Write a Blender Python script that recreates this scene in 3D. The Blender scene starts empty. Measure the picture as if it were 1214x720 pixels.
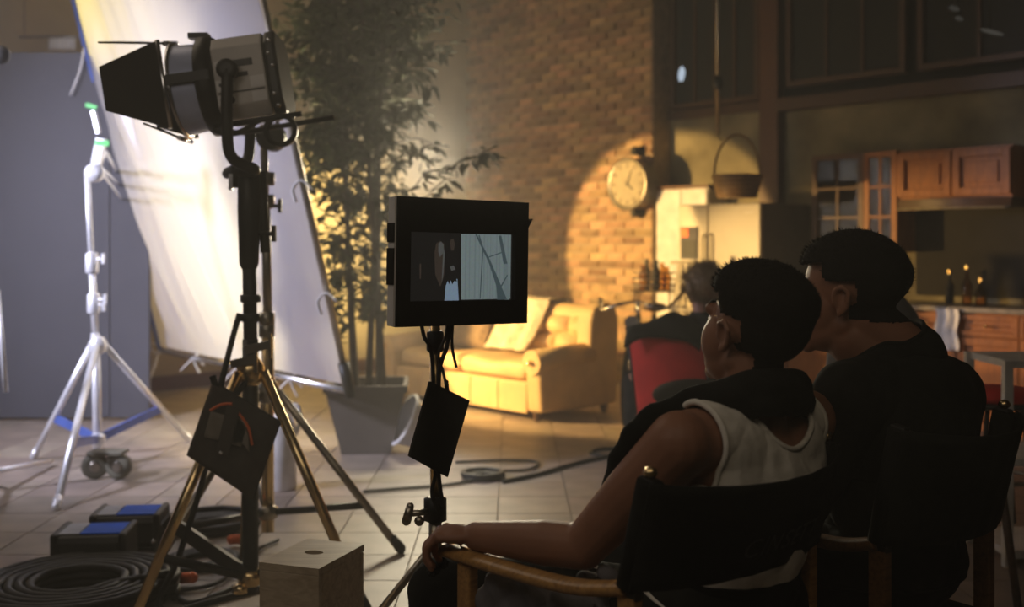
import bpy, bmesh, math, random
from mathutils import Vector, Matrix, noise as mnoise
random.seed(7)
scene = bpy.context.scene
col = scene.collection
V = Vector
CAMH, FPX, HOR = 1.33, 1300.0, 290.0     # eye height, focal length in pixels, horizon row

# ------------------------------------------------------------------ camera
cam_d = bpy.data.cameras.new('camera')
cam_d.sensor_width = 36.0
cam_d.lens = FPX / 1214 * 36
cam_d.shift_y = -(360 - HOR) / 1214
cam_d.clip_start = 0.05
cam_d.dof.use_dof = True
cam_d.dof.focus_distance = 2.75
cam_d.dof.aperture_fstop = 2.4
cam = bpy.data.objects.new('camera', cam_d)
cam.location = (0, 0, CAMH)
cam.rotation_euler = (math.pi / 2, 0, 0)
col.objects.link(cam)
scene.camera = cam

# ------------------------------------------------------------------ world, lamps, exposure
w = bpy.data.worlds.new('world'); scene.world = w; w.use_nodes = True
w.node_tree.nodes['Background'].inputs[0].default_value = (0.9, 0.72, 0.5, 1)
w.node_tree.nodes['Background'].inputs[1].default_value = 0.012
hazev = w.node_tree.nodes.new('ShaderNodeVolumeScatter')      # thin stage smoke in the whole room
hazev.inputs['Color'].default_value = (0.95, 0.93, 0.9, 1); hazev.inputs['Density'].default_value = 0.028; hazev.inputs['Anisotropy'].default_value = 0.35
w.node_tree.links.new(hazev.outputs[0], w.node_tree.nodes['World Output'].inputs['Volume'])
vs = scene.view_settings
vs.view_transform = 'Standard'; vs.look = 'None'; vs.exposure = 0.0; vs.gamma = 1.0; vs.use_curve_mapping = False
scene.cycles.use_denoising = True
scene.cycles.max_bounces = 6
scene.cycles.volume_bounces = 0

def spot(name, loc, target, power, color, angle, blend=0.15, radius=0.05):
    d = bpy.data.lights.new(name, 'SPOT'); d.energy = power; d.color = color
    d.spot_size = math.radians(angle); d.spot_blend = blend; d.shadow_soft_size = radius
    o = bpy.data.objects.new(name, d); o.location = loc
    o.rotation_euler = (V(target) - V(loc)).to_track_quat('-Z', 'Y').to_euler()
    col.objects.link(o); return o
def area(name, loc, target, power, color, size):
    d = bpy.data.lights.new(name, 'AREA'); d.energy = power; d.color = color; d.size = size
    o = bpy.data.objects.new(name, d); o.location = loc
    o.rotation_euler = (V(target) - V(loc)).to_track_quat('-Z', 'Y').to_euler()
    col.objects.link(o); return o
WARM = (1.0, 0.60, 0.19)
# tungsten spot standing behind the silk: hard pool on the clock, the brick corner and the refrigerator
spot('tungsten_spot', (-2.1, 8.55, 1.65), (-2.1 + 8.69, 8.55 + 4.77, 1.65 - 1.05), 1400, WARM, 34, 0.16, 0.04)
# second tungsten beside it, raking the sofa front, the floor and the cabinet edges
spot('sofa_spot', (-2.0, 8.35, 1.15), (0.9, 8.6, 0.40), 950, WARM, 51, 0.35, 0.06)
# third lamp behind the silk washing the plaster wall
spot('wall_wash', (-2.5, 9.0, 1.5), (-2.25, 12.0, 1.25), 1600, (1.0, 0.70, 0.27), 62, 0.7, 0.08)
# warm lamp that backlights the lower right of the silk
spot('silk_backlight', (-0.55, 8.3, 1.9), (-1.5, 7.0, 1.7), 560, (1.0, 0.87, 0.62), 140, 0.9, 0.3)
# small warm lamp high behind the silk's upper corner
spot('silk_top_lamp', (-2.75, 9.1, 3.25), (-2.95, 8.1, 3.3), 170, (1.0, 0.78, 0.16), 95, 0.9, 0.1)
# daylight lamp out to the camera's left: silk front, stand, flat and floor
spot('daylight_lamp', (-4.6, 4.4, 2.6), (-2.2, 7.3, 1.35), 1500, (0.76, 0.77, 1.0), 80, 1.0, 0.22)
# weak unseen fills added to brighten the seated men, stage front and floor
area('men_fill', (0.2, 0.3, 3.3), (0.6, 2.3, 0.9), 5.5, (1.0, 0.80, 0.56), 1.2)
area('front_fill', (-1.6, 0.9, 2.8), (-0.9, 4.2, 1.2), 7, (1.0, 0.86, 0.72), 1.2)
area('overhead_fill', (-3.3, 5.4, 4.4), (-1.6, 6.0, 0), 26, (1.0, 0.80, 0.60), 2.5)

# ------------------------------------------------------------------ helpers
def PX(px, py, Y): return V(((px - 607) / FPX * Y, Y, CAMH - (py - HOR) / FPX * Y))
def F(px, py, z=0.0):
    Y = (CAMH - z) * FPX / (py - HOR); return V(((px - 607) / FPX * Y, Y, z))
def tag(o, label=None, cat=None, group=None, kind=None):
    if label: o['label'] = label
    if cat: o['category'] = cat
    if group: o['group'] = group
    if kind: o['kind'] = kind
    return o
def thing(name, label, cat, loc=(0, 0, 0), rz=0.0, group=None):
    o = bpy.data.objects.new(name, None); col.objects.link(o)
    o.empty_display_size = 0.1
    o.matrix_world = Matrix.Translation(V(loc)) @ Matrix.Rotation(rz, 4, 'Z')
    o['_m'] = [c for r in o.matrix_world for c in r]
    return tag(o, label, cat, group)
def rootmat(p):
    while p.parent: p = p.parent
    if '_m' in p:
        m = p['_m']; return Matrix([m[0:4], m[4:8], m[8:12], m[12:16]])
    return Matrix.Identity(4)
def frame_mat(origin, x, y=None, z=None):
    x = V(x).normalized(); z = V(z if z is not None else (0, 0, 1))
    if y is None: y = z.cross(x)
    y = V(y).normalized(); z = x.cross(y).normalized(); y = z.cross(x)
    M = Matrix((x, y, z)).transposed().to_4x4(); M.translation = V(origin); return M
def lh_mat(origin, x, y, z=(0, 0, 1)):
    M = Matrix((V(x), V(y), V(z))).transposed().to_4x4(); M.translation = V(origin); return M
def axis_mat(origin, zdir):
    M = V(zdir).to_track_quat('Z', 'Y').to_matrix().to_4x4(); M.translation = V(origin); return M
def spline(pts, n=8):
    P = [V(p) for p in pts]; out = []
    for i in range(len(P) - 1):
        p0 = P[max(i - 1, 0)]; p1 = P[i]; p2 = P[i + 1]; p3 = P[min(i + 2, len(P) - 1)]
        for k in range(n):
            t = k / n
            out.append(0.5 * ((2 * p1) + (p2 - p0) * t + (2 * p0 - 5 * p1 + 4 * p2 - p3) * t * t + (3 * p1 - p0 - 3 * p2 + p3) * t ** 3))
    out.append(P[-1]); return out

class MB:
    def __init__(s): s.v = []; s.f = []; s.sm = []; s.mi = []; s.cur = 0
    def add(s, vs, fs, smooth=False, M=None):
        b = len(s.v)
        if M is not None and M.to_3x3().determinant() < 0: fs = [list(reversed(f)) for f in fs]
        for p in vs: s.v.append(M @ V(p) if M else V(p))
        for f in fs: s.f.append([b + i for i in f]); s.sm.append(smooth); s.mi.append(s.cur)
        return s
    def box(s, c, size, M=None):
        x, y, z = [q / 2 for q in size]; c = V(c)
        vs = [c + V((a * x, b * y, d * z)) for a in (-1, 1) for b in (-1, 1) for d in (-1, 1)]
        return s.add(vs, [(0, 1, 3, 2), (4, 6, 7, 5), (0, 4, 5, 1), (2, 3, 7, 6), (0, 2, 6, 4), (1, 5, 7, 3)], False, M)
    def bar(s, a, b, w, h, up=(0, 0, 1)):
        a, b = V(a), V(b); x = (b - a); L = x.length
        u = V(up)
        if abs(x.normalized().dot(u)) > 0.98: u = V((1, 0, 0))
        M = frame_mat((a + b) / 2, x, u.cross(x))
        return s.box((0, 0, 0), (L, w, h), M)
    def tube(s, path, r, seg=10, caps=True, flat=1.0):
        P = [V(p) for p in path]; n = len(P)
        R = r if isinstance(r, (list, tuple)) else [r] * n
        vs, fs = [], []; up = None
        for i in range(n):
            t = (P[min(i + 1, n - 1)] - P[max(i - 1, 0)]).normalized()
            if up is None:
                up = V((0, 0, 1)) if abs(t.z) < 0.9 else V((1, 0, 0))
            a = (up - t * up.dot(t)).normalized(); up = a; b = t.cross(a)
            for k in range(seg):
                th = 2 * math.pi * k / seg
                vs.append(P[i] + (a * math.cos(th) * flat + b * math.sin(th)) * R[i])
        for i in range(n - 1):
            for k in range(seg):
                k2 = (k + 1) % seg
                fs.append((i * seg + k, i * seg + k2, (i + 1) * seg + k2, (i + 1) * seg + k))
        s.add(vs, fs, True)
        if caps:
            b0 = len(s.v) - len(vs)
            s.f.append([b0 + k for k in reversed(range(seg))]); s.sm.append(False); s.mi.append(s.cur)
            s.f.append([b0 + (n - 1) * seg + k for k in range(seg)]); s.sm.append(False); s.mi.append(s.cur)
        return s
    def lathe(s, prof, M=None, seg=24, smooth=True, caps=True):
        vs, fs = [], []; n = len(prof)
        for r, z in prof:
            for k in range(seg):
                th = 2 * math.pi * k / seg; vs.append((max(r, 1e-4) * math.cos(th), max(r, 1e-4) * math.sin(th), z))
        for i in range(n - 1):
            for k in range(seg):
                k2 = (k + 1) % seg; fs.append((i * seg + k, i * seg + k2, (i + 1) * seg + k2, (i + 1) * seg + k))
        s.add(vs, fs, smooth, M)
        if caps:
            s.add([(max(prof[0][0], 1e-4) * math.cos(2 * math.pi * k / seg), max(prof[0][0], 1e-4) * math.sin(2 * math.pi * k / seg), prof[0][1]) for k in range(seg)], [list(reversed(range(seg)))], False, M)
            s.add([(max(prof[-1][0], 1e-4) * math.cos(2 * math.pi * k / seg), max(prof[-1][0], 1e-4) * math.sin(2 * math.pi * k / seg), prof[-1][1]) for k in range(seg)], [list(range(seg))], False, M)
        return s
    def prism(s, poly, h, M=None):
        n = len(poly)
        vs = [(x, y, 0) for x, y in poly] + [(x, y, h) for x, y in poly]
        fs = [list(reversed(range(n))), list(range(n, 2 * n))] + [(i, (i + 1) % n, n + (i + 1) % n, n + i) for i in range(n)]
        return s.add(vs, fs, False, M)
    def ell(s, c, r, M=None, seg=20, rings=12, rot=None):
        vs, fs = [], []; c = V(c); r = (r, r, r) if not hasattr(r, '__len__') else r
        for i in range(1, rings):
            ph = math.pi * i / rings
            for k in range(seg):
                th = 2 * math.pi * k / seg
                p = V((r[0] * math.sin(ph) * math.cos(th), r[1] * math.sin(ph) * math.sin(th), r[2] * math.cos(ph)))
                vs.append(c + (rot @ p if rot else p))
        pt = V((0, 0, r[2])); top = len(vs); vs.append(c + (rot @ pt if rot else pt)); vs.append(c - (rot @ pt if rot else pt))
        for i in range(rings - 2):
            for k in range(seg):
                k2 = (k + 1) % seg; fs.append((i * seg + k, (i + 1) * seg + k, (i + 1) * seg + k2, i * seg + k2))
        for k in range(seg):
            k2 = (k + 1) % seg; fs.append((top, k, k2)); fs.append((top + 1, (rings - 2) * seg + k2, (rings - 2) * seg + k))
        return s.add(vs, fs, True, M)
    def cap(s, a, b, ra, rb, seg=16):
        a, b = V(a), V(b)
        s.ell(a, ra, seg=seg, rings=10); s.ell(b, rb, seg=seg, rings=10)
        return s.tube([a, b], [ra, rb], seg, True)
    def grid(s, fn, nu, nv, smooth=True):
        vs = [fn(i / nu, j / nv) for j in range(nv + 1) for i in range(nu + 1)]
        fs = [(j * (nu + 1) + i, j * (nu + 1) + i + 1, (j + 1) * (nu + 1) + i + 1, (j + 1) * (nu + 1) + i) for j in range(nv) for i in range(nu)]
        return s.add(vs, fs, smooth)
    def mesh(s, name, mats, T=None):
        me = bpy.data.meshes.new(name)
        vv = [T @ p for p in s.v] if T else s.v
        me.from_pydata([tuple(p) for p in vv], [], s.f)
        me.polygons.foreach_set('use_smooth', s.sm)
        for m in (mats if isinstance(mats, (list, tuple)) else [mats]): me.materials.append(m)
        if max(s.mi, default=0): me.polygons.foreach_set('material_index', s.mi)
        me.update(); return me
    def build(s, name, mat, parent=None, local=False, bevel=0, solid=0, sub=0):
        T = None
        if parent is not None and not local: T = rootmat(parent).inverted()
        o = bpy.data.objects.new(name, s.mesh(name, mat, T)); col.objects.link(o)
        if parent is not None: o.parent = parent
        if solid:
            m = o.modifiers.new('solid', 'SOLIDIFY'); m.thickness = solid; m.offset = 0
        if bevel:
            m = o.modifiers.new('bevel', 'BEVEL'); m.width = bevel; m.segments = 2; m.limit_method = 'ANGLE'
        if sub:
            m = o.modifiers.new('sub', 'SUBSURF'); m.levels = sub; m.render_levels = sub
        return o
def put(name, me, M, parent=None):
    o = bpy.data.objects.new(name, me); col.objects.link(o)
    if parent is not None:
        o.parent = parent; o.matrix_local = rootmat(parent).inverted() @ M
    else: o.matrix_world = M
    return o
def struct(o): o['kind'] = 'structure'; return o
def copy_tree(o, parent=None):
    c = o.copy(); col.objects.link(c)
    if parent is not None: c.parent = parent
    for ch in list(o.children): copy_tree(ch, c)
    return c

# ------------------------------------------------------------------ materials
def mat(name, color, rough=0.6, metal=0.0, var=0.15, scale=8.0, bump=0.0, spec=0.4, rand=0.0, emit=None, estr=0.0, island=False, detail=4.0):
    m = bpy.data.materials.new(name); m.use_nodes = True; nt = m.node_tree; N = nt.nodes; L = nt.links
    b = N['Principled BSDF']; b.inputs['Roughness'].default_value = rough; b.inputs['Metallic'].default_value = metal
    b.inputs['Specular IOR Level'].default_value = spec
    tc = N.new('ShaderNodeTexCoord'); nz = N.new('ShaderNodeTexNoise'); nz.inputs['Scale'].default_value = scale; nz.inputs['Detail'].default_value = detail
    L.new(tc.outputs['Object'], nz.inputs['Vector'])
    mr = N.new('ShaderNodeMapRange'); mr.inputs['From Min'].default_value = 0.3; mr.inputs['From Max'].default_value = 0.7
    mr.inputs['To Min'].default_value = 1 - var; mr.inputs['To Max'].default_value = 1 + var
    L.new(nz.outputs['Fac'], mr.inputs['Value'])
    hv = N.new('ShaderNodeHueSaturation'); hv.inputs['Color'].default_value = (*color, 1)
    L.new(mr.outputs['Result'], hv.inputs['Value'])
    last = hv.outputs['Color']
    if rand:
        if island: g = N.new('ShaderNodeNewGeometry'); src = g.outputs['Random Per Island']
        else: g = N.new('ShaderNodeObjectInfo'); src = g.outputs['Random']
        r2 = N.new('ShaderNodeMapRange'); r2.inputs['To Min'].default_value = 1 - rand; r2.inputs['To Max'].default_value = 1 + rand
        L.new(src, r2.inputs['Value'])
        h2 = N.new('ShaderNodeHueSaturation'); L.new(last, h2.inputs['Color']); L.new(r2.outputs['Result'], h2.inputs['Value'])
        r3 = N.new('ShaderNodeMapRange'); r3.inputs['To Min'].default_value = 0.485; r3.inputs['To Max'].default_value = 0.515
        mm = N.new('ShaderNodeMath'); mm.operation = 'FRACT'; m7 = N.new('ShaderNodeMath'); m7.operation = 'MULTIPLY'; m7.inputs[1].default_value = 7.31
        L.new(src, m7.inputs[0]); L.new(m7.outputs[0], mm.inputs[0]); L.new(mm.outputs[0], r3.inputs['Value']); L.new(r3.outputs['Result'], h2.inputs['Hue'])
        last = h2.outputs['Color']
    L.new(last, b.inputs['Base Color'])
    if bump:
        bp = N.new('ShaderNodeBump'); bp.inputs['Strength'].default_value = bump; bp.inputs['Distance'].default_value = 0.01
        L.new(nz.outputs['Fac'], bp.inputs['Height']); L.new(bp.outputs['Normal'], b.inputs['Normal'])
    if emit:
        b.inputs['Emission Color'].default_value = (*emit, 1); b.inputs['Emission Strength'].default_value = estr
    return m
def wood(name, color, dark, scale=6.0, rough=0.45, axis=(1, 12, 12)):
    m = mat(name, color, rough); nt = m.node_tree; N = nt.nodes; L = nt.links
    tc = N.new('ShaderNodeTexCoord'); mp = N.new('ShaderNodeMapping'); mp.inputs['Scale'].default_value = axis
    nz = N.new('ShaderNodeTexNoise'); nz.inputs['Scale'].default_value = scale; nz.inputs['Distortion'].default_value = 1.2
    cr = N.new('ShaderNodeValToRGB'); cr.color_ramp.elements[0].color = (*dark, 1); cr.color_ramp.elements[1].color = (*color, 1)
    cr.color_ramp.elements[0].position = 0.3; cr.color_ramp.elements[1].position = 0.65
    L.new(tc.outputs['Object'], mp.inputs['Vector']); L.new(mp.outputs['Vector'], nz.inputs['Vector']); L.new(nz.outputs['Fac'], cr.inputs['Fac'])
    L.new(cr.outputs['Color'], N['Principled BSDF'].inputs['Base Color']); return m
M_ = {}
M_['tile'] = mat('floor_tile', (0.30, 0.245, 0.20), 0.5, var=0.22, scale=5, bump=0.08, spec=0.4, rand=0.14)
M_['grout'] = mat('grout', (0.22, 0.18, 0.15), 0.8)
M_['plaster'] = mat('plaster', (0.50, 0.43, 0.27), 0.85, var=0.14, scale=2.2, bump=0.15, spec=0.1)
M_['mortar'] = mat('mortar', (0.46, 0.37, 0.26), 0.95, var=0.2, scale=14, bump=0.3, spec=0.05)
M_['brick'] = mat('brick', (0.45, 0.295, 0.165), 0.9, var=0.25, scale=9, bump=0.4, spec=0.08, rand=0.40)
M_['brick_i'] = mat('brick_joined', (0.45, 0.295, 0.165), 0.9, var=0.25, scale=9, bump=0.4, spec=0.08, rand=0.40, island=True)
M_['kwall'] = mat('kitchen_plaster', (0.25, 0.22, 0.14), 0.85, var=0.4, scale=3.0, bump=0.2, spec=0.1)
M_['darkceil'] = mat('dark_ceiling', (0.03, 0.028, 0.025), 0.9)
M_['darkwood'] = wood('dark_wood', (0.11, 0.055, 0.03), (0.05, 0.025, 0.015))
M_['redwood'] = wood('red_brown_wood', (0.16, 0.07, 0.035), (0.07, 0.03, 0.02))
M_['cabinet'] = wood('orange_cabinet_wood', (0.44, 0.15, 0.024), (0.26, 0.08, 0.012), axis=(8, 8, 1))
M_['armwood'] = wood('golden_chair_wood', (0.55, 0.30, 0.10), (0.32, 0.16, 0.05), rough=0.32)
M_['black'] = mat('black_metal', (0.018, 0.017, 0.016), 0.45)
M_['blackmatte'] = mat('black_cloth', (0.012, 0.012, 0.011), 0.9, spec=0.15, scale=40, bump=0.1)
M_['rubber'] = mat('black_rubber', (0.016, 0.015, 0.014), 0.55)
M_['chrome'] = mat('chrome_tube', (0.82, 0.82, 0.84), 0.22, 1.0, var=0.06)
M_['steel'] = mat('worn_steel', (0.42, 0.38, 0.32), 0.35, 1.0, var=0.2)
M_['brass'] = mat('brass_tube', (0.95, 0.70, 0.36), 0.27, 1.0)
M_['whitesteel'] = mat('bright_aluminium', (0.88, 0.88, 0.90), 0.35, 0.45)
M_['greypaint'] = mat('grey_flat_paint', (0.08, 0.077, 0.088), 0.8, var=0.08, scale=1.5)
M_['housing'] = mat('grey_housing', (0.66, 0.62, 0.58), 0.5, var=0.06)
M_['sticker'] = mat('pale_sticker', (0.85, 0.82, 0.80), 0.5)
M_['lens'] = mat('blue_grey_reflector', (0.60, 0.66, 0.90), 0.35, 0.15)
M_['blue'] = mat('blue_panel', (0.012, 0.13, 0.80), 0.7, spec=0.2)
M_['greylabel'] = mat('grey_label', (0.40, 0.42, 0.48), 0.5)
M_['bluesteel'] = mat('blue_brace_paint', (0.10, 0.16, 0.48), 0.4, 0.3)
M_['pot'] = mat('grey_pot', (0.12, 0.10, 0.08), 0.8, var=0.12, scale=4)
M_['soil'] = mat('soil', (0.05, 0.035, 0.02), 0.95, bump=0.5, scale=30)
M_['bark'] = mat('bark', (0.07, 0.05, 0.03), 0.9, bump=0.4, scale=25)
M_['leaf'] = mat('leaf', (0.065, 0.07, 0.025), 0.85, spec=0.08, var=0.2, rand=0.3)
M_['leaf_i'] = mat('leaf_joined', (0.065, 0.07, 0.025), 0.85, spec=0.08, var=0.2, rand=0.3, island=True)
M_['sofa'] = mat('cream_sofa_fabric', (0.62, 0.44, 0.22), 0.6, var=0.12, scale=6, bump=0.1)
M_['throw'] = mat('pale_throw', (0.60, 0.52, 0.38), 0.9, var=0.25, scale=25, bump=0.6)
M_['pillow'] = mat('brown_plush', (0.28, 0.20, 0.12), 0.95, var=0.3, scale=40, bump=0.7)
M_['white'] = mat('white_plastic', (0.80, 0.78, 0.76), 0.45)
M_['cream'] = mat('cream_paint', (0.70, 0.62, 0.45), 0.5)
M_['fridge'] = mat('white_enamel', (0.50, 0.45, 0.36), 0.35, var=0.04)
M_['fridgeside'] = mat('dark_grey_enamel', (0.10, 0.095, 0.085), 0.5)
M_['basket'] = wood('wicker', (0.40, 0.24, 0.09), (0.16, 0.09, 0.04), scale=30, axis=(1, 1, 6))
M_['darkglass'] = mat('dark_window_glass', (0.02, 0.021, 0.02), 0.55, spec=0.25)
M_['olive'] = mat('olive_plastic', (0.16, 0.15, 0.11), 0.6)
M_['nylon'] = mat('black_nylon', (0.055, 0.045, 0.038), 0.75, scale=30, bump=0.1)
M_['pocket'] = mat('grey_mesh_pocket', (0.24, 0.21, 0.18), 0.8)
M_['dial'] = mat('aged_dial', (0.46, 0.40, 0.28), 0.7)
M_['chairwood'] = wood('dim_chair_wood', (0.22, 0.11, 0.045), (0.12, 0.055, 0.02))
M_['red'] = mat('red_cloth', (0.72, 0.035, 0.03), 0.7)
M_['orange'] = mat('orange_trim', (0.85, 0.16, 0.04), 0.6)
M_['apple'] = wood('pale_box_wood', (0.55, 0.45, 0.32), (0.38, 0.29, 0.19), scale=4)
M_['skin'] = mat('skin', (0.32, 0.15, 0.09), 0.5, var=0.10, scale=14, bump=0.03)
M_['hair'] = mat('black_hair', (0.011, 0.009, 0.008), 0.85, spec=0.12, bump=0.5, scale=60)
M_['brownhair'] = mat('light_brown_hair', (0.20, 0.12, 0.05), 0.55, bump=0.6, scale=60)
M_['tank'] = mat('white_cotton', (0.86, 0.82, 0.74), 0.9, var=0.06, scale=60, bump=0.15, spec=0.1)
M_['greycloth'] = mat('grey_cloth', (0.16, 0.15, 0.16), 0.9, bump=0.3, scale=30)
M_['eye'] = mat('eye_white', (0.7, 0.66, 0.6), 0.2)
M_['ink'] = mat('grey_lettering', (0.045, 0.045, 0.05), 0.8)
M_['greenfleck'] = mat('green_tape', (0.12, 0.65, 0.16), 0.5)
M_['stone'] = mat('counter_stone', (0.30, 0.25, 0.18), 0.35, var=0.25, scale=20)
def glass(name, tint=(0.8, 0.8, 0.75), a=0.25):
    m = bpy.data.materials.new(name); m.use_nodes = True; nt = m.node_tree; N = nt.nodes; L = nt.links
    b = N['Principled BSDF']; out = N['Material Output']
    b.inputs['Base Color'].default_value = (*tint, 1); b.inputs['Roughness'].default_value = 0.08; b.inputs['Specular IOR Level'].default_value = 0.6
    t = N.new('ShaderNodeBsdfTransparent'); t.inputs['Color'].default_value = (*tint, 1)
    fr = N.new('ShaderNodeFresnel'); fr.inputs['IOR'].default_value = 1.45
    g = N.new('ShaderNodeBsdfGlossy'); g.inputs['Roughness'].default_value = 0.05
    mx = N.new('ShaderNodeMixShader'); L.new(fr.outputs[0], mx.inputs[0]); L.new(t.outputs[0], mx.inputs[1]); L.new(g.outputs[0], mx.inputs[2])
    L.new(mx.outputs[0], out.inputs['Surface']); return m
M_['glass'] = glass('cabinet_glass')
M_['bottle'] = glass('amber_glass', (0.75, 0.5, 0.15))
def emis(name, c, s):
    m = bpy.data.materials.new(name); m.use_nodes = True; nt = m.node_tree
    e = nt.nodes.new('ShaderNodeEmission'); e.inputs[0].default_value = (*c, 1); e.inputs[1].default_value = s
    nz = nt.nodes.new('ShaderNodeTexNoise'); nz.inputs['Scale'].default_value = 30
    mx = nt.nodes.new('ShaderNodeMix'); mx.data_type = 'RGBA'; mx.blend_type = 'MULTIPLY'; mx.inputs[0].default_value = 0.25
    mx.inputs[6].default_value = (*c, 1); nt.links.new(nz.outputs['Color'], mx.inputs[7]); nt.links.new(mx.outputs[2], e.inputs[0])
    nt.links.new(e.outputs[0], nt.nodes['Material Output'].inputs['Surface']); return m
def silk_mat():
    m = bpy.data.materials.new('silk'); m.use_nodes = True; nt = m.node_tree; N = nt.nodes; L = nt.links
    out = N['Material Output']; N.remove(N['Principled BSDF'])
    d = N.new('ShaderNodeBsdfDiffuse'); t = N.new('ShaderNodeBsdfTranslucent'); g = N.new('ShaderNodeBsdfGlossy'); g.inputs['Roughness'].default_value = 0.24
    d.inputs['Color'].default_value = (0.58, 0.56, 0.62, 1); t.inputs['Color'].default_value = (0.9, 0.88, 0.84, 1)
    m1 = N.new('ShaderNodeMixShader'); m1.inputs[0].default_value = 0.5
    m2 = N.new('ShaderNodeMixShader'); m2.inputs[0].default_value = 0.30
    L.new(d.outputs[0], m1.inputs[1]); L.new(t.outputs[0], m1.inputs[2]); L.new(m1.outputs[0], m2.inputs[1]); L.new(g.outputs[0], m2.inputs[2])
    nz = N.new('ShaderNodeTexNoise'); nz.inputs['Scale'].default_value = 40; bp = N.new('ShaderNodeBump'); bp.inputs['Strength'].default_value = 0.08
    L.new(nz.outputs['Fac'], bp.inputs['Height'])
    for q in (d, t, g): L.new(bp.outputs['Normal'], q.inputs['Normal'])
    L.new(m2.outputs[0], out.inputs['Surface']); return m
M_['silk'] = silk_mat()
# ------------------------------------------------------------------ the setting
UB = V((-0.67, 0.74, 0)).normalized(); NB = V((-0.74, -0.67, 0)).normalized()
def slab(name, p, d, n, L, z0, z1, th, m):
    """wall slab: starts at p, runs L along d, room side faces n"""
    b = MB(); d = V(d); n = V(n); M = frame_mat(V(p) + d * L / 2 - n * th / 2 + V((0, 0, (z0 + z1) / 2)), d, V((0, 0, 1)).cross(d))
    b.box((0, 0, 0), (L, th, z1 - z0), M); return struct(b.build(name, m))
TS = 0.36
fl = MB(); fl.box((0.0, 6.0, -0.056), (15, 19, 0.1)); floor = struct(fl.build('floor', M_['grout']))
tile_me = MB().box((0, 0, 0), (TS - 0.007, TS - 0.007, 0.012)).mesh('tile', M_['tile'])
def hidden_px(x, y):
    px = 607 + FPX * x / y; py = HOR + FPX * CAMH / y
    return px < -45 or px > 1260 or (px > 760 and py > 500) or (px > 890 and py > 470) or py > 760
rest = MB(); cnt = 0
cells = []
for j in range(-4, 28):
    for i in range(-24, 22):
        x = -0.07 + (i + 0.5) * TS; y = 3.62 + (j + 0.5) * TS
        cells.append((y, x))
cells.sort()
for y, x in cells:
    tilt = Matrix.Rotation(random.uniform(-.0012, .0012), 4, 'X') @ Matrix.Rotation(random.uniform(-.0012, .0012), 4, 'Y')
    M = Matrix.Translation((x, y, -0.006)) @ tilt
    if cnt < 290 and not hidden_px(x, y):
        put('tile', tile_me, M, floor); cnt += 1
    else:
        rest.box((x, y, -0.006), (TS - 0.007, TS - 0.007, 0.012))
o = rest.build('tile_field', M_['tile'], floor); o['kind'] = 'stuff'

# plaster wall behind the silk, brick wall behind the sofa, kitchen wall
CORNER = V((-0.5, 12.45, 0)); BR = V((1.34, 10.4, 0))
PD = V((-0.74, -0.67, 0)).normalized(); PN = V((0.67, -0.74, 0)).normalized()
slab('wall_left', CORNER, PD, PN, 8.5, 0, 4.9, 0.15, M_['plaster'])
slab('baseboard_left', CORNER + PN * 0.02, PD, PN, 8.5, 0, 0.13, 0.02, M_['redwood'])
blen = (CORNER - BR).length
wb = slab('wall_back', BR, UB, NB, blen, 0, 4.9, 0.25, M_['mortar'])
bw, bh, pw, ph = 0.222, 0.064, 0.234, 0.078
brick_me = MB().box((0, 0, 0), (bw, 0.03, bh)).mesh('brick', M_['brick'])
restb = MB(); nb = 0
for r in range(int(4.9 / ph)):
    off = pw / 2 if r % 2 else 0
    k = 0
    while True:
        s = off + k * pw + pw / 2; k += 1
        if s - bw / 2 > blen - 0.06: break
        z = r * ph + ph / 2
        M = frame_mat(BR + UB * s + NB * (0.002 + random.uniform(-.004, .006)) + V((0, 0, z + random.uniform(-.003, .003))), UB, -NB) @ Matrix.Rotation(random.uniform(-.02, .02), 4, 'Y')
        px = 607 + FPX * (BR + UB * s).x / (BR + UB * s).y
        if 0.95 < z < 3.75 and s < 2.05 and nb < 299: put('brick', brick_me, M, wb); nb += 1
        else: restb.box((0, 0, 0), (bw, 0.03, bh), M)
    if off:   # half bricks close the corner
        restb.box((0, 0, 0), (pw / 2 - 0.012, 0.03, bh), frame_mat(BR + UB * (pw / 4) + V((0, 0, r * ph + ph / 2)), UB, -NB))
o = restb.build('brick_field', M_['brick_i'], wb); o['kind'] = 'stuff'

KD = V((0.67, -0.74, 0)).normalized(); KP = V((3.4, 8.5, 0)); KN = NB
def K(t, front=0.0, z=0.0): return KP + KD * t + KN * front + V((0, 0, z))
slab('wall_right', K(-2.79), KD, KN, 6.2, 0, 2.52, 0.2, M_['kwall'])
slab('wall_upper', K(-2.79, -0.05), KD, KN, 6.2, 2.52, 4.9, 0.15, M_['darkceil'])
slab('trim_1', K(-1.70, 0.10), KD, KN, 0.19, 0, 4.9, 0.10, M_['redwood'])           # post
slab('trim_2', K(-1.51, 0.12), KD, KN, 4.9, 2.49, 2.60, 0.12, M_['darkwood'])        # beam over the cabinets
slab('trim_3', K(-2.79, 0.04), KD, KN, 1.09, 2.52, 2.60, 0.06, M_['darkwood'])       # sill under the dark window
b = MB(); b.box((0.5, 6.0, 4.95), (16, 19, 0.1)); struct(b.build('ceiling', M_['darkceil']))
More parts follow.
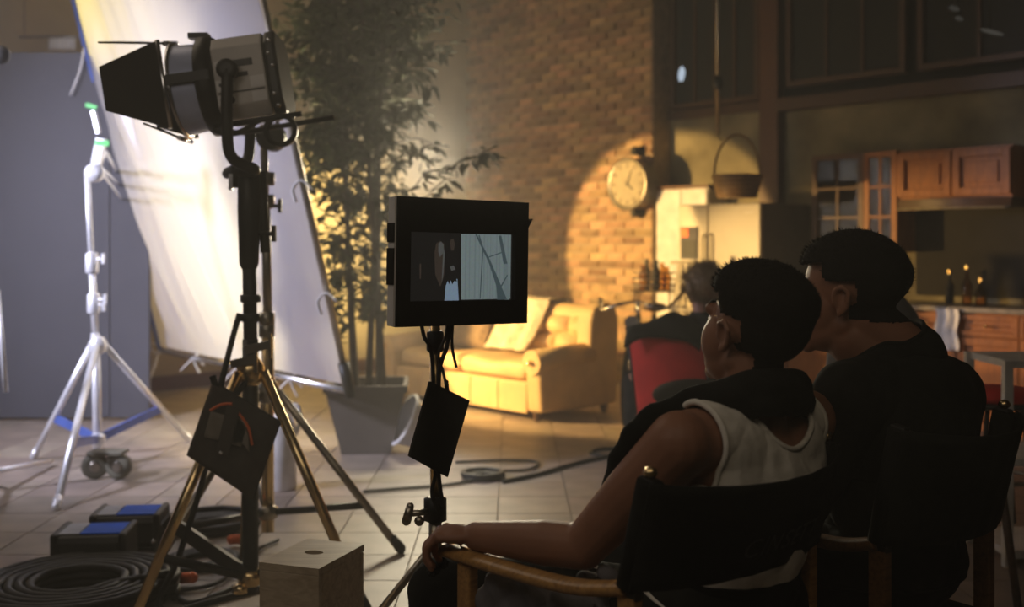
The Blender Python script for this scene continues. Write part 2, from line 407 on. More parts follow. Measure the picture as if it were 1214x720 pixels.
def dark_window(name, t0, t1, z0, z1, nx, nz):
    root = struct(bpy.data.objects.new(name, None)); col.objects.link(root)
    f = MB(); fw = 0.05
    for t in (t0, t1 - fw): f.box((0, 0, 0), (fw, 0.07, z1 - z0), frame_mat(K(t + fw / 2, 0.02, (z0 + z1) / 2), KD, -KN))
    for z in (z0, z1 - fw): f.box((0, 0, 0), (t1 - t0 - 2 * fw, 0.066, fw), frame_mat(K((t0 + t1) / 2, 0.02, z + fw / 2), KD, -KN))
    f.build('window_frame', M_['darkwood'], root)
    for i in range(nx):
        for j in range(nz):
            a = t0 + fw + (t1 - t0 - 2 * fw) * i / nx; c = z0 + fw + (z1 - z0 - 2 * fw) * j / nz
            dx = (t1 - t0 - 2 * fw) / nx; dz = (z1 - z0 - 2 * fw) / nz
            p = MB(); p.box((0, 0, 0), (dx - 0.02, 0.012, dz - 0.02), frame_mat(K(a + dx / 2, 0.01, c + dz / 2), KD, -KN)); p.build('pane', M_['darkglass'], root)
            if i:
                q = MB(); q.box((0, 0, 0), (0.03, 0.045, dz), frame_mat(K(a, 0.015, c + dz / 2), KD, -KN)); q.build('mullion', M_['darkwood'], root)
    return root
dark_window('window_1', -2.75, -1.74, 2.62, 4.3, 4, 1)
dark_window('window_2', -1.46, -0.35, 2.70, 4.3, 3, 1)
dark_window('window_3', -0.25, 1.6, 2.70, 4.3, 4, 1)

# ------------------------------------------------------------------ kitchen
def kbox(mb, t0, t1, f0, f1, z0, z1):
    mb.box((0, 0, 0), (t1 - t0, f1 - f0, z1 - z0), frame_mat(K((t0 + t1) / 2, (f0 + f1) / 2, (z0 + z1) / 2), KD, -KN)); return mb
def kthing(name, label, cat, t, f, z=0, group=None): return thing(name, label, cat, K(t, f, z), math.atan2(KD.y, KD.x), group)
def panel_door(root, name, t0, t1, f, z0, z1, m, knob_t=None, knob_z=None, knob_m=None):
    fw = min(0.06, (z1 - z0) * 0.25)
    d = MB(); g = 0.004; T = 0.034
    kbox(d, t0 + g, t0 + fw, f, f + T, z0 + g, z1 - g); kbox(d, t1 - fw, t1 - g, f, f + T, z0 + g, z1 - g)
    kbox(d, t0 + fw, t1 - fw, f, f + T, z0 + g, z0 + fw); kbox(d, t0 + fw, t1 - fw, f, f + T, z1 - fw, z1 - g)
    kbox(d, t0 + fw, t1 - fw, f - 0.004, f + 0.006, z0 + fw, z1 - fw)
    kbox(d, t0 + fw + 0.035, t1 - fw - 0.035, f + 0.004, f + 0.022, z0 + fw + 0.035, z1 - fw - 0.035)
    dd = d.build(name, m, root, bevel=0.003)
    if knob_t is not None:
        k = MB(); k.ell(K(knob_t, f + 0.05, knob_z), 0.014, seg=10, rings=6); k.cap(K(knob_t, f + 0.015, knob_z), K(knob_t, f + 0.045, knob_z), 0.006, 0.006, 8)
        k.build('knob', knob_m or M_['brass'], dd)
    return dd
def glass_cab(t0, t1, nx, label, m):
    r = kthing('glass_cabinet', label, 'cabinet', (t0 + t1) / 2, 0, 1.27, 'upper kitchen cabinets')
    z0, z1 = 1.27, 2.06; e = 0.018
    b = MB(); kbox(b, t0, t1, 0.0, 0.012, z0, z1); kbox(b, t0, t0 + e, 0.012, 0.29, z0, z1); kbox(b, t1 - e, t1, 0.012, 0.29, z0, z1)
    kbox(b, t0, t1, 0.012, 0.29, z0, z0 + e); kbox(b, t0, t1, 0.012, 0.29, z1 - e, z1)
    b.build('carcass', m, r)
    for z in (1.53, 1.80):
        s = MB(); kbox(s, t0 + e, t1 - e, 0.012, 0.26, z, z + 0.016); s.build('shelf', m, r)
    f = MB(); fw = 0.045
    kbox(f, t0, t0 + fw, 0.292, 0.314, z0, z1); kbox(f, t1 - fw, t1, 0.292, 0.314, z0, z1); kbox(f, t0 + fw, t1 - fw, 0.292, 0.314, z0, z0 + fw); kbox(f, t0 + fw, t1 - fw, 0.292, 0.314, z1 - fw, z1)
    d = f.build('door', m, r)
    dx = (t1 - t0 - 2 * fw) / nx; dz = (z1 - z0 - 2 * fw) / 3
    for i in range(nx):
        for j in range(3):
            p = MB(); kbox(p, t0 + fw + i * dx + .006, t0 + fw + (i + 1) * dx - .006, 0.300, 0.304, z0 + fw + j * dz + .006, z0 + fw + (j + 1) * dz - .006); p.build('pane', M_['glass'], d)
    q = MB()
    for i in range(1, nx): kbox(q, t0 + fw + i * dx - .008, t0 + fw + i * dx + .008, 0.294, 0.312, z0 + fw, z1 - fw)
    for j in range(1, 3): kbox(q, t0 + fw, t1 - fw, 0.295, 0.311, z0 + fw + j * dz - .008, z0 + fw + j * dz + .008)
    q.build('glazing_bar', m, d)
glass_cab(-1.03, -0.565, 2, 'dark wood wall cabinet with six-pane glass door, furthest from the hood', M_['redwood'])
glass_cab(-0.56, -0.28, 2, 'narrow orange-edged wall cabinet with glass door beside the wooden hood cupboards', M_['cabinet'])
for t0, t1, lb in ((-0.275, 0.16, 'orange wood cupboard with raised panel above the hood, next to the glass door'), (0.165, 0.60, 'orange wood cupboard with raised panel above the hood, far from the glass doors')):
    r = kthing('hood_cupboard', lb, 'cabinet', (t0 + t1) / 2, 0, 1.68, 'upper kitchen cabinets')
    b = MB(); kbox(b, t0, t1, 0.0, 0.29, 1.675, 2.05); b.build('carcass', M_['cabinet'], r)
    panel_door(r, 'door', t0, t1, 0.292, 1.69, 2.035, M_['cabinet'])
r = kthing('range_hood', 'dark range hood with pale lip below the orange cupboards', 'hood', 0.16, 0, 1.5)
b = MB(); b.grid(lambda u, v: K(-0.27 + 0.87 * u, 0.31 + 0.10 * math.sin(math.pi * u), 1.60 + 0.07 * v), 16, 1); kbox(b, -0.27, 0.60, 0.0, 0.30, 1.60, 1.672)
b.build('canopy', M_['darkwood'], r)
b = MB(); b.tube([K(-0.27 + 0.87 * i / 16, 0.315 + 0.10 * math.sin(math.pi * i / 16), 1.60) for i in range(17)], 0.010, 6); b.build('lip', M_['stone'], r)
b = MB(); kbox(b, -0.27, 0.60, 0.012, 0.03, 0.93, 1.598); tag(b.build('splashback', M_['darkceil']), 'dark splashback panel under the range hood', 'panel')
# base units
ts = [-1.15, -0.62, -0.09, 0.34, 0.78, 1.3]
names = ['hidden behind the seated men', 'next to the wall corner side', 'with bright lit door beside the towel', 'under the bottles beside the towel', 'at the stool end of the counter']
for i in range(5):
    t0, t1 = ts[i], ts[i + 1]
    r = kthing('base_cabinet', 'orange wood base cabinet with drawer and door, ' + names[i], 'cabinet', (t0 + t1) / 2, 0.3, 0, 'base kitchen cabinets')
    b = MB(); kbox(b, t0 + .002, t1 - .002, 0.0, 0.575, 0.08, 0.845); kbox(b, t0 + .002, t1 - .002, 0.0, 0.52, 0, 0.08); b.build('carcass', M_['cabinet'], r)
    panel_door(r, 'drawer', t0, t1, 0.577, 0.68, 0.835, M_['cabinet'], (t0 + t1) / 2, 0.757)
    panel_door(r, 'door', t0, t1, 0.577, 0.09, 0.675, M_['cabinet'], t1 - 0.04, 0.58)
b = MB(); kbox(b, -1.17, 1.32, 0.0, 0.62, 0.847, 0.885); tag(b.build('worktop', M_['stone'], bevel=0.006), 'speckled stone worktop along the orange base cabinets', 'worktop')
def bottle(t, f, r0, h, m, label, z=0.885):
    b = MB(); M = Matrix.Translation(K(t, f, z)); b.lathe([(r0 * .9, 0), (r0, 0.01), (r0, h * .55), (r0 * .35, h * .72), (r0 * .3, h * .95), (r0 * .38, h)], M, 14)
    rt = b.build('bottle', m); tag(rt, label, 'bottle', 'bottles on the worktop')
    c = MB(); c.lathe([(r0 * .4, h - .015), (r0 * .4, h + .012)], M, 10); c.build('cap', M_['brass'], rt)
bottle(0.30, 0.36, 0.036, 0.28, M_['bottle'], 'tall amber bottle with brass cap on the worktop, nearest the hood centre')
bottle(0.10, 0.22, 0.032, 0.24, M_['darkglass'], 'short dark bottle with brass cap at the back of the worktop')
bottle(0.44, 0.44, 0.040, 0.19, M_['bottle'], 'squat amber bottle with brass cap near the worktop edge')
b = MB(); b.grid(lambda u, v: K(0.20 + 0.17 * u + 0.01 * math.sin(v * 9), 0.636 + 0.012 * math.sin(u * 14), 0.87 - 0.30 * v), 14, 10)
tag(b.build('tea_towel', M_['sticker'], solid=0.006), 'pale tea towel hanging over the worktop edge', 'towel')

# refrigerator
FRW = (-2.078, -1.229)
r = kthing('refrigerator', 'cream side-by-side refrigerator with dispenser door in the lit corner', 'refrigerator', -1.65, 0.4)
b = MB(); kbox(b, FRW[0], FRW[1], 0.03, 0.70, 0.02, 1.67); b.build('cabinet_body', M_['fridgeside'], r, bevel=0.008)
sp = -1.758
for (a, c, nm) in ((FRW[0], sp - .004, 'freezer_door'), (sp + .004, FRW[1], 'fridge_door')):
    d = MB(); kbox(d, a, c, 0.703, 0.755, 0.06, 1.672); dd = d.build(nm, M_['fridge'], r, bevel=0.012)
    h = MB(); tt = sp - 0.035 if nm[1] == 'r' and nm[0] == 'f' and nm[2] == 'e' else sp + 0.035
    h.tube([K(tt, 0.757, 1.42), K(tt, 0.79, 1.40), K(tt, 0.79, 0.65), K(tt, 0.757, 0.63)], 0.010, 8); h.build('handle', M_['fridge'], dd)
    if nm == 'freezer_door':
        q = MB(); kbox(q, a + 0.03, a + 0.22, 0.754, 0.764, 1.20, 1.48); q.build('dispenser', M_['greypaint'], dd)
        q = MB(); kbox(q, a + 0.045, a + 0.205, 0.763, 0.768, 1.22, 1.37); q.build('dispenser_recess', M_['darkglass'], dd)
        q = MB(); kbox(q, a + 0.04, a + 0.12, 0.764, 0.770, 1.395, 1.47); q.build('orange_sticker', M_['orange'], dd)
    else:
        q = MB(); kbox(q, c - 0.16, c - 0.06, 0.755, 0.758, 1.585, 1.60); q.build('badge', M_['housing'], dd)
r = kthing('tall_cupboard', 'white tall cupboard in the corner behind the refrigerator', 'cupboard', -2.55, 0.2)
b = MB(); kbox(b, -2.72, -2.12, 0.002, 0.28, 0, 1.84); b.build('carcass', M_['white'], r)
d = MB(); kbox(d, -2.71, -2.425, 0.282, 0.30, 0.05, 1.83); d.build('door', M_['white'], r, bevel=.004)
d = MB(); kbox(d, -2.415, -2.13, 0.282, 0.30, 0.05, 1.83); d.build('door', M_['white'], r, bevel=.004)
q = MB(); kbox(q, -2.74, -2.10, 0.0, 0.32, 1.842, 1.87); q.build('cornice', M_['redwood'], r)
# stepladder leaning in front of the refrigerator
lad = PX(822, 340, 8.15); lad.z = 0
r = thing('stepladder', 'cream wooden stepladder standing before the refrigerator', 'ladder', lad, math.radians(-35))
for s in (-1, 1):
    b = MB(); b.bar((s * 0.13, -0.24, 0.0), (s * 0.10, 0.0, 1.18), 0.03, 0.05, (1, 0, 0)); b.build('rail', M_['cream'], r, local=True)
    b = MB(); b.bar((s * 0.15, 0.32, 0.0), (s * 0.12, 0.04, 1.18), 0.03, 0.035, (1, 0, 0)); b.build('rear_leg', M_['cream'], r, local=True)
for k in range(5):
    z = 0.22 + 0.21 * k; y = -0.24 + 0.24 * z / 1.18
    b = MB(); b.box((0, y - 0.02, z), (0.23, 0.10, 0.022)); b.build('tread', M_['cream'], r, local=True)
b = MB(); b.box((0, 0.0, 1.195), (0.30, 0.16, 0.025)); b.build('top_step', M_['cream'], r, local=True, bevel=.004)
# hanging basket and its rod
hp = PX(874, 235, 8.75)
rodp = PX(851, 163, 8.75)
r = thing('hanging_rod', 'thin brown rod with small black fitting hanging above the refrigerator', 'rod', (rodp.x, rodp.y, rodp.z))
b = MB(); b.tube([(rodp.x, rodp.y, rodp.z + 0.02), (rodp.x, rodp.y, 4.9)], 0.014, 8); b.build('rod', M_['steel'], r)
b = MB(); b.lathe([(0.02, -0.05), (0.04, -0.02), (0.04, 0.04), (0.02, 0.06)], Matrix.Translation(PX(851, 99, 8.75)), 12); b.build('fitting', M_['black'], r)
b = MB(); b.tube(spline([(rodp.x, rodp.y, rodp.z + 0.03), (rodp.x + .02, rodp.y, rodp.z - .02), (rodp.x + .04, rodp.y, rodp.z)], 5), 0.005, 6); b.build('hook', M_['black'], r)
r = thing('wicker_basket', 'round wicker basket with tall hoop handle above the refrigerator', 'basket', hp)
b = MB(); prof = [(0.15, 0.0), (0.17, 0.06), (0.195, 0.17), (0.20, 0.185), (0.188, 0.185), (0.16, 0.06), (0.14, 0.012), (0.0, 0.012)]
b.lathe(prof, Matrix.Translation(hp), 30); b.build('bowl', M_['basket'], r)
for k in range(5):
    q = MB(); z = 0.02 + 0.035 * k; rr = 0.157 + 0.009 * k * 1.1
    q.tube([hp + V((rr * math.cos(a), rr * math.sin(a), z)) for a in [2 * math.pi * i / 30 for i in range(31)]], 0.009, 6, False); q.build('weave_band', M_['basket'], r)
q = MB(); q.tube([hp + V((0.19 * math.cos(a), 0.03 * math.cos(a), 0.17 + 0.335 * math.sin(a))) for a in [math.pi * i / 24 for i in range(25)]], 0.010, 8); q.build('hoop_handle', M_['basket'], r)

# clock on brackets at the brick corner
ct = 0.13; cw = BR + UB * ct; cz = 1.90
r = thing('wall_clock', 'large round drum clock with cream face on the brick corner', 'clock', cw + V((0, 0, cz)))
Mc = axis_mat(cw + V((0, 0, cz)) + NB * 0.03, NB)
b = MB(); b.lathe([(0.225, 0.0), (0.235, 0.02), (0.235, 0.17), (0.25, 0.185), (0.25, 0.205), (0.215, 0.205), (0.21, 0.19)], Mc, 40, caps=False); b.lathe([(0.225, 0.0), (0.225, 0.001)], Mc, 40); b.build('drum', M_['steel'], r)
b = MB(); b.lathe([(0.212, 0.186), (0.212, 0.190)], Mc, 40); b.build('dial', M_['dial'], r)
for k in range(12):
    q = MB(); q.box((0, 0.178, 0.192), (0.012, 0.045, 0.003), Mc @ Matrix.Rotation(k * math.pi / 6, 4, 'Z')); q.build('hour_mark', M_['darkwood'], r)
for L, wd, an in ((0.11, 0.014, -2.2), (0.16, 0.010, -0.4)):
    q = MB(); q.box((0, L / 2 - 0.02, 0.196), (wd, L, 0.003), Mc @ Matrix.Rotation(an, 4, 'Z')); q.build('hand', M_['black'], r)
for dz in (0.32, -0.27):
    q = MB(); p = cw + V((0, 0, cz + dz)); q.lathe([(0.05, 0.0), (0.05, 0.03), (0.025, 0.05), (0.025, 0.09), (0.045, 0.10), (0.03, 0.13)], axis_mat(p + NB * 0.02, NB), 14); q.build('bracket', M_['black'], r)
# glowing shapes that stand in for reflections up in the dark
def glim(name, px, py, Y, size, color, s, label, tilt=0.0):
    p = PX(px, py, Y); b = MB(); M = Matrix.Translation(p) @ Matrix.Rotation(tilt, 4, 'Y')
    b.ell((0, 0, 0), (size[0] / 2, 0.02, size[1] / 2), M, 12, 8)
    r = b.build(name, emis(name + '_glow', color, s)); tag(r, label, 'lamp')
    q = MB(); q.box((0, 0.03, 0), (size[0] * .9, 0.03, size[1] * .9), M); q.build('housing', M_['black'], r)  # backing and wire added to carry the glowing reflection shape
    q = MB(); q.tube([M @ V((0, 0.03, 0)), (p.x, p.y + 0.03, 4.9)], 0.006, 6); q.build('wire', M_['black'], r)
glim('small_glint', 808, 88, 9.75, (0.06, 0.14), (0.72, 0.85, 1.0), 0.85, 'small pale blue reflection built as a glowing shape before the dark window by the post', 0.12)
glim('tube_glint', 1176, 38, 7.6, (0.17, 0.03), (0.8, 0.75, 0.65), 0.07, 'slim dim tube reflection built as a glowing shape over the beam', 0.25)
glim('small_glint', 1131, 10, 7.6, (0.08, 0.035), (0.8, 0.75, 0.65), 0.05, 'tiny dim reflection built as a glowing shape, highest above the beam', 0.3)
glim('small_glint', 1137, 22, 7.6, (0.06, 0.03), (0.8, 0.75, 0.65), 0.05, 'tiny dim reflection built as a glowing shape, just below the highest one above the beam', 0.3)

# red stool and white shelf rack at the far end
sp_ = F(1182, 290 + 1729 / 5.1); 
r = thing('bar_stool', 'round bar stool with red cushion beside the white rack', 'stool', sp_)
b = MB(); b.lathe([(0.02, 0.60), (0.155, 0.605), (0.175, 0.625), (0.17, 0.65), (0.14, 0.665), (0.02, 0.668)], None, 28); b.build('cushion', M_['red'], r, local=True)
b = MB(); b.lathe([(0.15, 0.575), (0.165, 0.58), (0.165, 0.603), (0.15, 0.604)], None, 28); b.build('seat_ring', M_['black'], r, local=True)
for k in range(4):
    a = math.pi / 4 + k * math.pi / 2; c, s = math.cos(a), math.sin(a)
    b = MB(); b.tube([(0.11 * c, 0.11 * s, 0.58), (0.20 * c, 0.20 * s, 0.0)], 0.013, 8); b.build('leg', M_['black'], r, local=True)
b = MB(); b.tube([(0.165 * math.cos(2 * math.pi * i / 24), 0.165 * math.sin(2 * math.pi * i / 24), 0.25) for i in range(25)], 0.010, 6, False); b.build('foot_ring', M_['steel'], r, local=True)
rk = F(1190, 672)
r = thing('shelf_rack', 'white metal shelf rack at the edge beyond the seated men', 'rack', rk)
x0, y0 = rk.x, rk.y
for dx in (0.015, 0.62):
    for dy in (0.0, 0.38):
        b = MB(); b.box((x0 + dx, y0 + dy, 0.425), (0.035, 0.035, 0.85)); b.build('post', M_['white'], r)
for z in (0.05, 0.43, 0.835):
    b = MB(); b.box((x0 + 0.317, y0 + 0.19, z), (0.60, 0.40, 0.03)); b.build('shelf', M_['white'], r)
# ------------------------------------------------------------------ sofa (x along its length from the right end, y to the back)
SC = V((0.22, 8.12, 0)); SMX = lh_mat(SC, UB, -NB)     # local: x = length, y = towards the wall
r = thing('sofa', 'cream tufted scroll-arm sofa standing before the brick wall', 'sofa', SC, math.atan2(UB.y, UB.x))
# thing frame: x = UB, y = rot90(UB) points to the camera side or the wall; use explicit world matrices instead
def SW(x, y, z): return SMX @ V((x, y, z))
SL, SD = 2.05, 0.84
def sbox(mb, x0, x1, y0, y1, z0, z1): return mb.box(((x0 + x1) / 2, (y0 + y1) / 2, (z0 + z1) / 2), (x1 - x0, y1 - y0, z1 - z0), SMX)
b = MB(); sbox(b, 0.20, SL - 0.20, 0.05, SD - .02, 0.08, 0.285); b.build('base', M_['sofa'], r, bevel=0.015)
for k in range(5):   # pleated valance in front
    x0 = 0.19 + k * 0.334; q = MB(); sbox(q, x0 + 0.004, x0 + 0.330, 0.028, 0.056, 0.05, 0.28); q.build('front_panel', M_['sofa'], r, bevel=0.008)
for k in range(2):
    x0 = 0.205 + k * 0.82
    def cush(u, v, x0=x0):
        a = 2 * math.pi * v; w = 0.5 - 0.5 * abs(2 * u - 1) ** 6
        c, s = math.cos(a), math.sin(a); pw_ = 0.35
        yy = 0.30 * (abs(c) ** pw_) * (1 if c > 0 else -1); zz = 0.075 * (abs(s) ** 0.55) * (1 if s > 0 else -1)
        e = min(1, (1 - abs(2 * u - 1)) * 9 + 0.001) ** 0.4
        return SW(x0 + 0.81 * u, 0.34 + yy * (0.9 + 0.1 * e), 0.36 + zz * e + (0.012 * math.sin(u * 9) if s > 0 else 0))
    q = MB(); q.grid(cush, 26, 28); q.build('seat_cushion', M_['sofa'], r)
# tufted back, curling over at the top
def backf(u, v):
    x = 0.10 + (SL - 0.20) * u; ang = v
    if ang < 0.7:
        t = ang / 0.7; y = 0.62 + 0.08 * t; z = 0.33 + 0.42 * t
        g = abs(math.sin(u * 7 * math.pi + (math.pi / 2 if int(t * 3) % 2 else 0))) * abs(math.sin(t * 3 * math.pi))
        y -= 0.08 * g ** 0.6
    else:
        a = (ang - 0.7) / 0.3 * math.pi * 1.25; y = 0.77 - 0.085 * math.cos(a) ; z = 0.75 + 0.085 * math.sin(a)
    return SW(x, y, z)
q = MB(); q.grid(backf, 84, 46); q.build('tufted_back', M_['sofa'], r, solid=0.03)
q = MB(); sbox(q, 0.10, SL - .1, 0.76, 0.83, 0.10, 0.78); q.build('back_board', M_['sofa'], r, bevel=.01)
for t_ in range(3):
    for k in range(7):
        u = (k + (0.5 if t_ % 2 == 0 else 0.0) + 0.0) / 7
        if u < 0.04: continue
        p = backf(u, 0.7 * (t_ + 0.02) / 3 + .01); q = MB(); q.ell(p + NB * 0.012, 0.013, seg=8, rings=6); q.build('button', M_['sofa'], r)
for x0, sg in ((0.0, 1), (SL - 0.20, -1)):
    # arm: side slab with scroll roll and a taller wing joining the back
    poly = [(0.02, 0.07), (0.84, 0.07), (0.86, 0.40), (0.87, 0.74), (0.84, 0.83), (0.77, 0.865), (0.66, 0.865), (0.58, 0.82), (0.55, 0.72), (0.54, 0.53), (0.50, 0.505), (0.05, 0.49), (0.0, 0.44)]
    M = SMX @ Matrix(((0, 0, 1, x0 + 0.02), (1, 0, 0, 0), (0, 1, 0, 0), (0, 0, 0, 1)))
    q = MB(); q.prism(poly, 0.16, M); ar = q.build('arm', M_['sofa'], r, bevel=0.025)
    q = MB(); q.tube([SW(x0 + 0.10, -0.015, 0.445), SW(x0 + 0.10, 0.60, 0.47)], 0.095, 20); q.build('arm_roll', M_['sofa'], ar)
    q = MB(); q.ell(SW(x0 + 0.10, -0.03, 0.445), 0.022, seg=12, rings=8); tag(q.build('front_stud', M_['brass'], ar), 'shiny brass stud')
    for yy in (0.05, 0.78):
        q = MB(); q.lathe([(0.018, 0), (0.03, 0.02), (0.034, 0.072)], Matrix.Translation(SW(x0 + 0.10, yy, 0)), 12); q.build('foot', M_['darkwood'], r)
# throw over the back, brown pillow in the corner
def throwf(u, v):
    x = 0.50 + 0.50 * u + 0.16 * v + 0.03 * math.sin(v * 5)
    if v < 0.25:
        t = v / 0.25; y, z = 0.93 - 0.06 * t, 0.62 + 0.25 * t
    elif v < 0.4:
        a = (v - 0.25) / 0.15 * math.pi; y, z = 0.77 + 0.10 * math.cos(a), 0.862 + 0.015 * math.sin(a)
    else:
        t = (v - 0.4) / 0.6; y, z = 0.66 - 0.22 * t ** 1.3, 0.86 - 0.40 * t
        if t > 0.85: z = max(z, 0.462); 
    n = 0.018 * math.sin(u * 16 + v * 3) + 0.02 * mnoise.noise(V((u * 5, v * 6, 1)))
    return SW(x, y - 0.028 + n * (1 if v > .4 else .3), z + 0.008)
q = MB(); q.grid(throwf, 40, 50); tag(q.build('throw_blanket', M_['throw'], solid=0.012), 'pale fluffy throw draped over the sofa back', 'blanket')
def pill(c, sx, sz, th, tilt, name, label, m):
    q = MB(); M = SMX @ Matrix.Translation(c) @ Matrix.Rotation(tilt, 4, 'X')
    def f(u, v, s):
        a, b_ = 2 * u - 1, 2 * v - 1; h = th * ((1 - a ** 4) * (1 - b_ ** 4)) ** 0.5
        return M @ V((a * sx * (1 - .08 * b_ * b_), s * h, b_ * sz * (1 - .08 * a * a)))
    q.grid(lambda u, v: f(u, v, -1), 18, 18); q.grid(lambda u, v: f(1 - u, v, 1), 18, 18)
    tag(q.build(name, m), label, 'pillow')
pill((1.36, 0.46, 0.645), 0.24, 0.21, 0.08, -0.28, 'sofa_pillow', 'brown plush pillow leaning on the sofa beside the throw', M_['pillow'])
pill((1.72, 0.44, 0.635), 0.17, 0.20, 0.07, -0.30, 'sofa_pillow', 'brown plush pillow at the sofa end nearest the potted tree', M_['pillow'])

# ------------------------------------------------------------------ bicycle
bo = V((0.98, 7.95, 0)); hd = V((-0.30, -0.95, 0)).normalized()
r = thing('bicycle', 'old bicycle with wide chrome handlebar parked beside the sofa', 'bicycle', bo, math.atan2(hd.y, hd.x))
WR = 0.33
for x in (0.52, -0.50):
    q = MB(); q.tube([(x + WR * math.cos(a), 0, WR + 0.018 + WR * math.sin(a)) for a in [2 * math.pi * i / 40 for i in range(41)]], 0.018, 8, False); wh = q.build('tyre', M_['rubber'], r, local=True)
    q = MB(); q.tube([(x + .30 * math.cos(a), 0, WR + 0.018 + .30 * math.sin(a)) for a in [2 * math.pi * i / 40 for i in range(41)]], 0.010, 6, False); q.build('rim', M_['chrome'], wh, local=True)
    q = MB(); q.tube([(x, -0.05, WR + .018), (x, 0.05, WR + .018)], 0.022, 10)
    for i in range(18):
        a = 2 * math.pi * i / 18; q.tube([(x, 0.03 * (-1) ** i, WR + .018), (x + .30 * math.cos(a), 0, WR + .018 + .30 * math.sin(a))], 0.002, 4)
    o = q.build('spoke_wheel', M_['chrome'], wh, local=True); o['kind'] = 'stuff'
q = MB(); zc = WR + .018
for a_, b_, rr in (((-.50, .05, zc), (-.12, .02, .30), .011), ((-.50, -.05, zc), (-.12, -.02, .30), .011), ((-.12, 0, .30), (-.26, 0, .80), .015), ((-.5, .05, zc), (-.24, .015, .74), .009), ((-.5, -.05, zc), (-.24, -.015, .74), .009),
                   ((-.12, 0, .30), (.36, 0, .70), .017), ((-.23, 0, .70), (.34, 0, .78), .014), ((.33, 0, .84), (.38, 0, .66), .019)): q.tube([a_, b_], rr, 10)
q.build('frame', M_['black'], r, local=True)
q = MB()
for s in (-1, 1): q.tube(spline([(.38, 0, .66), (.40, s * .05, .62), (.52, s * .05, zc)], 5), 0.010, 8)
q.build('fork', M_['chrome'], r, local=True)
q = MB(); q.tube(spline([(.20, -.30, .93), (.30, -.27, .90), (.46, -.22, .88), (.52, -.10, .92), (.33, 0, .93), (.52, .10, .92), (.46, .22, .90), (.30, .28, .97), (.16, .31, 1.02)], 6), 0.012, 8); hb = q.build('handlebar', M_['chrome'], r, local=True)
for s, z in ((-1, .93), (1, 1.02)):
    q = MB(); q.tube([(.10 if s > 0 else .14, s * .312, z), (.22, s * .295, z - .015)], 0.018, 8); q.build('grip', M_['rubber'], hb, local=True)
q = MB(); q.tube([(.33, 0, .93), (.335, 0, .82)], 0.013, 8); q.build('stem', M_['chrome'], r, local=True)
q = MB(); q.ell((-.29, 0, .86), (.14, .09, .035)); q.build('saddle', M_['darkwood'], r, local=True)
q = MB(); q.lathe([(.05, -.006), (.10, -.004), (.10, .004), (.05, .006)], Matrix.Translation((-.12, .03, .30)) @ Matrix.Rotation(math.pi / 2, 4, 'X'), 20)
for s in (1, -1): q.tube([(-.12, .05 * s, .30), (-.12 + .12 * s, .07 * s, .30 - .11 * s), (-.12 + .12 * s, .14 * s, .30 - .11 * s)], 0.009, 6)
q.build('crank', M_['steel'], r, local=True)
q = MB(); q.lathe([(0.035, 0), (0.05, 0.03), (0.05, 0.04)], Matrix.Translation((.53, 0, .80)) @ Matrix.Rotation(math.pi / 2, 4, 'Y'), 14); q.build('head_lamp', M_['chrome'], r, local=True)
# wire basket stand with jars behind the handlebar
bp_ = PX(776, 352, 8.9); bp_.z = 0
r = thing('plant_stand', 'wire stand holding a basket of jars behind the bicycle', 'stand', bp_)
for sx in (-.14, .14):
    for sy in (-.12, .12):
        q = MB(); q.tube([(sx, sy, 0), (sx, sy, 1.02)], .008, 6); q.build('leg', M_['steel'], r, local=True)
q = MB(); q.box((0, 0, .955), (.36, .30, .015)); q.build('tray', M_['steel'], r, local=True)
q = MB()
for z in (1.0, 1.05, 1.10): q.tube([(-.17, -.14, z), (.17, -.14, z), (.17, .14, z), (-.17, .14, z), (-.17, -.14, z)], .005, 5)
q.build('wire_rail', M_['steel'], r, local=True)
for k, (dx, dy, h, m) in enumerate(((-.10, -.07, .20, 'bottle'), (.0, -.08, .24, 'darkglass'), (.09, -.06, .19, 'bottle'), (-.06, .06, .25, 'olive'), (.07, .07, .22, 'bottle'))):
    q = MB(); q.lathe([(.03, 0), (.036, .01), (.036, h * .6), (.018, h * .78), (.02, h)], Matrix.Translation((bp_.x + dx, bp_.y + dy, .963)), 12)
    tag(q.build('jar', M_[m]), ['amber jar at the front corner of the wire stand', 'dark tall jar in the front middle of the wire stand', 'amber jar at the front corner of the wire stand, near the ladder', 'olive jar at the back of the wire stand', 'amber jar at the back of the wire stand'][k], 'jar', 'jars on the wire stand')

# ------------------------------------------------------------------ red chair, jacket on it
rp = V((.82, 5.65, 0))
r = thing('folding_chair', 'folding chair with red canvas back beyond the nearer seated man', 'chair', rp, math.radians(-28))
def redback(u, v):
    a = (u - .5) * 2; ww = 0.235 - 0.06 * v
    return V((a * ww, -0.02 - .05 * (1 - a * a), 0.88 - 0.50 * v))
q = MB(); q.grid(redback, 14, 10); q.build('back_canvas', M_['red'], r, local=True, solid=.008)
for s in (-1, 1):
    q = MB(); q.tube([(s * .165, -.02, .36), (s * .235, -.02, .90)], .012, 8); q.build('back_post', M_['black'], r, local=True)
    q = MB(); q.tube([(s * .22, -.10, 0), (s * .20, .38, .44)], .011, 8); q.build('leg', M_['black'], r, local=True)
    q = MB(); q.tube([(s * .24, .42, 0), (s * .165, -.02, .44)], .011, 8); q.build('leg', M_['black'], r, local=True)
q = MB(); q.grid(lambda u, v: V(((u - .5) * .38, -.02 + .42 * v, .44 - .02 * math.sin(math.pi * u))), 10, 6); q.build('seat_canvas', M_['red'], r, local=True, solid=.008)
q = MB()
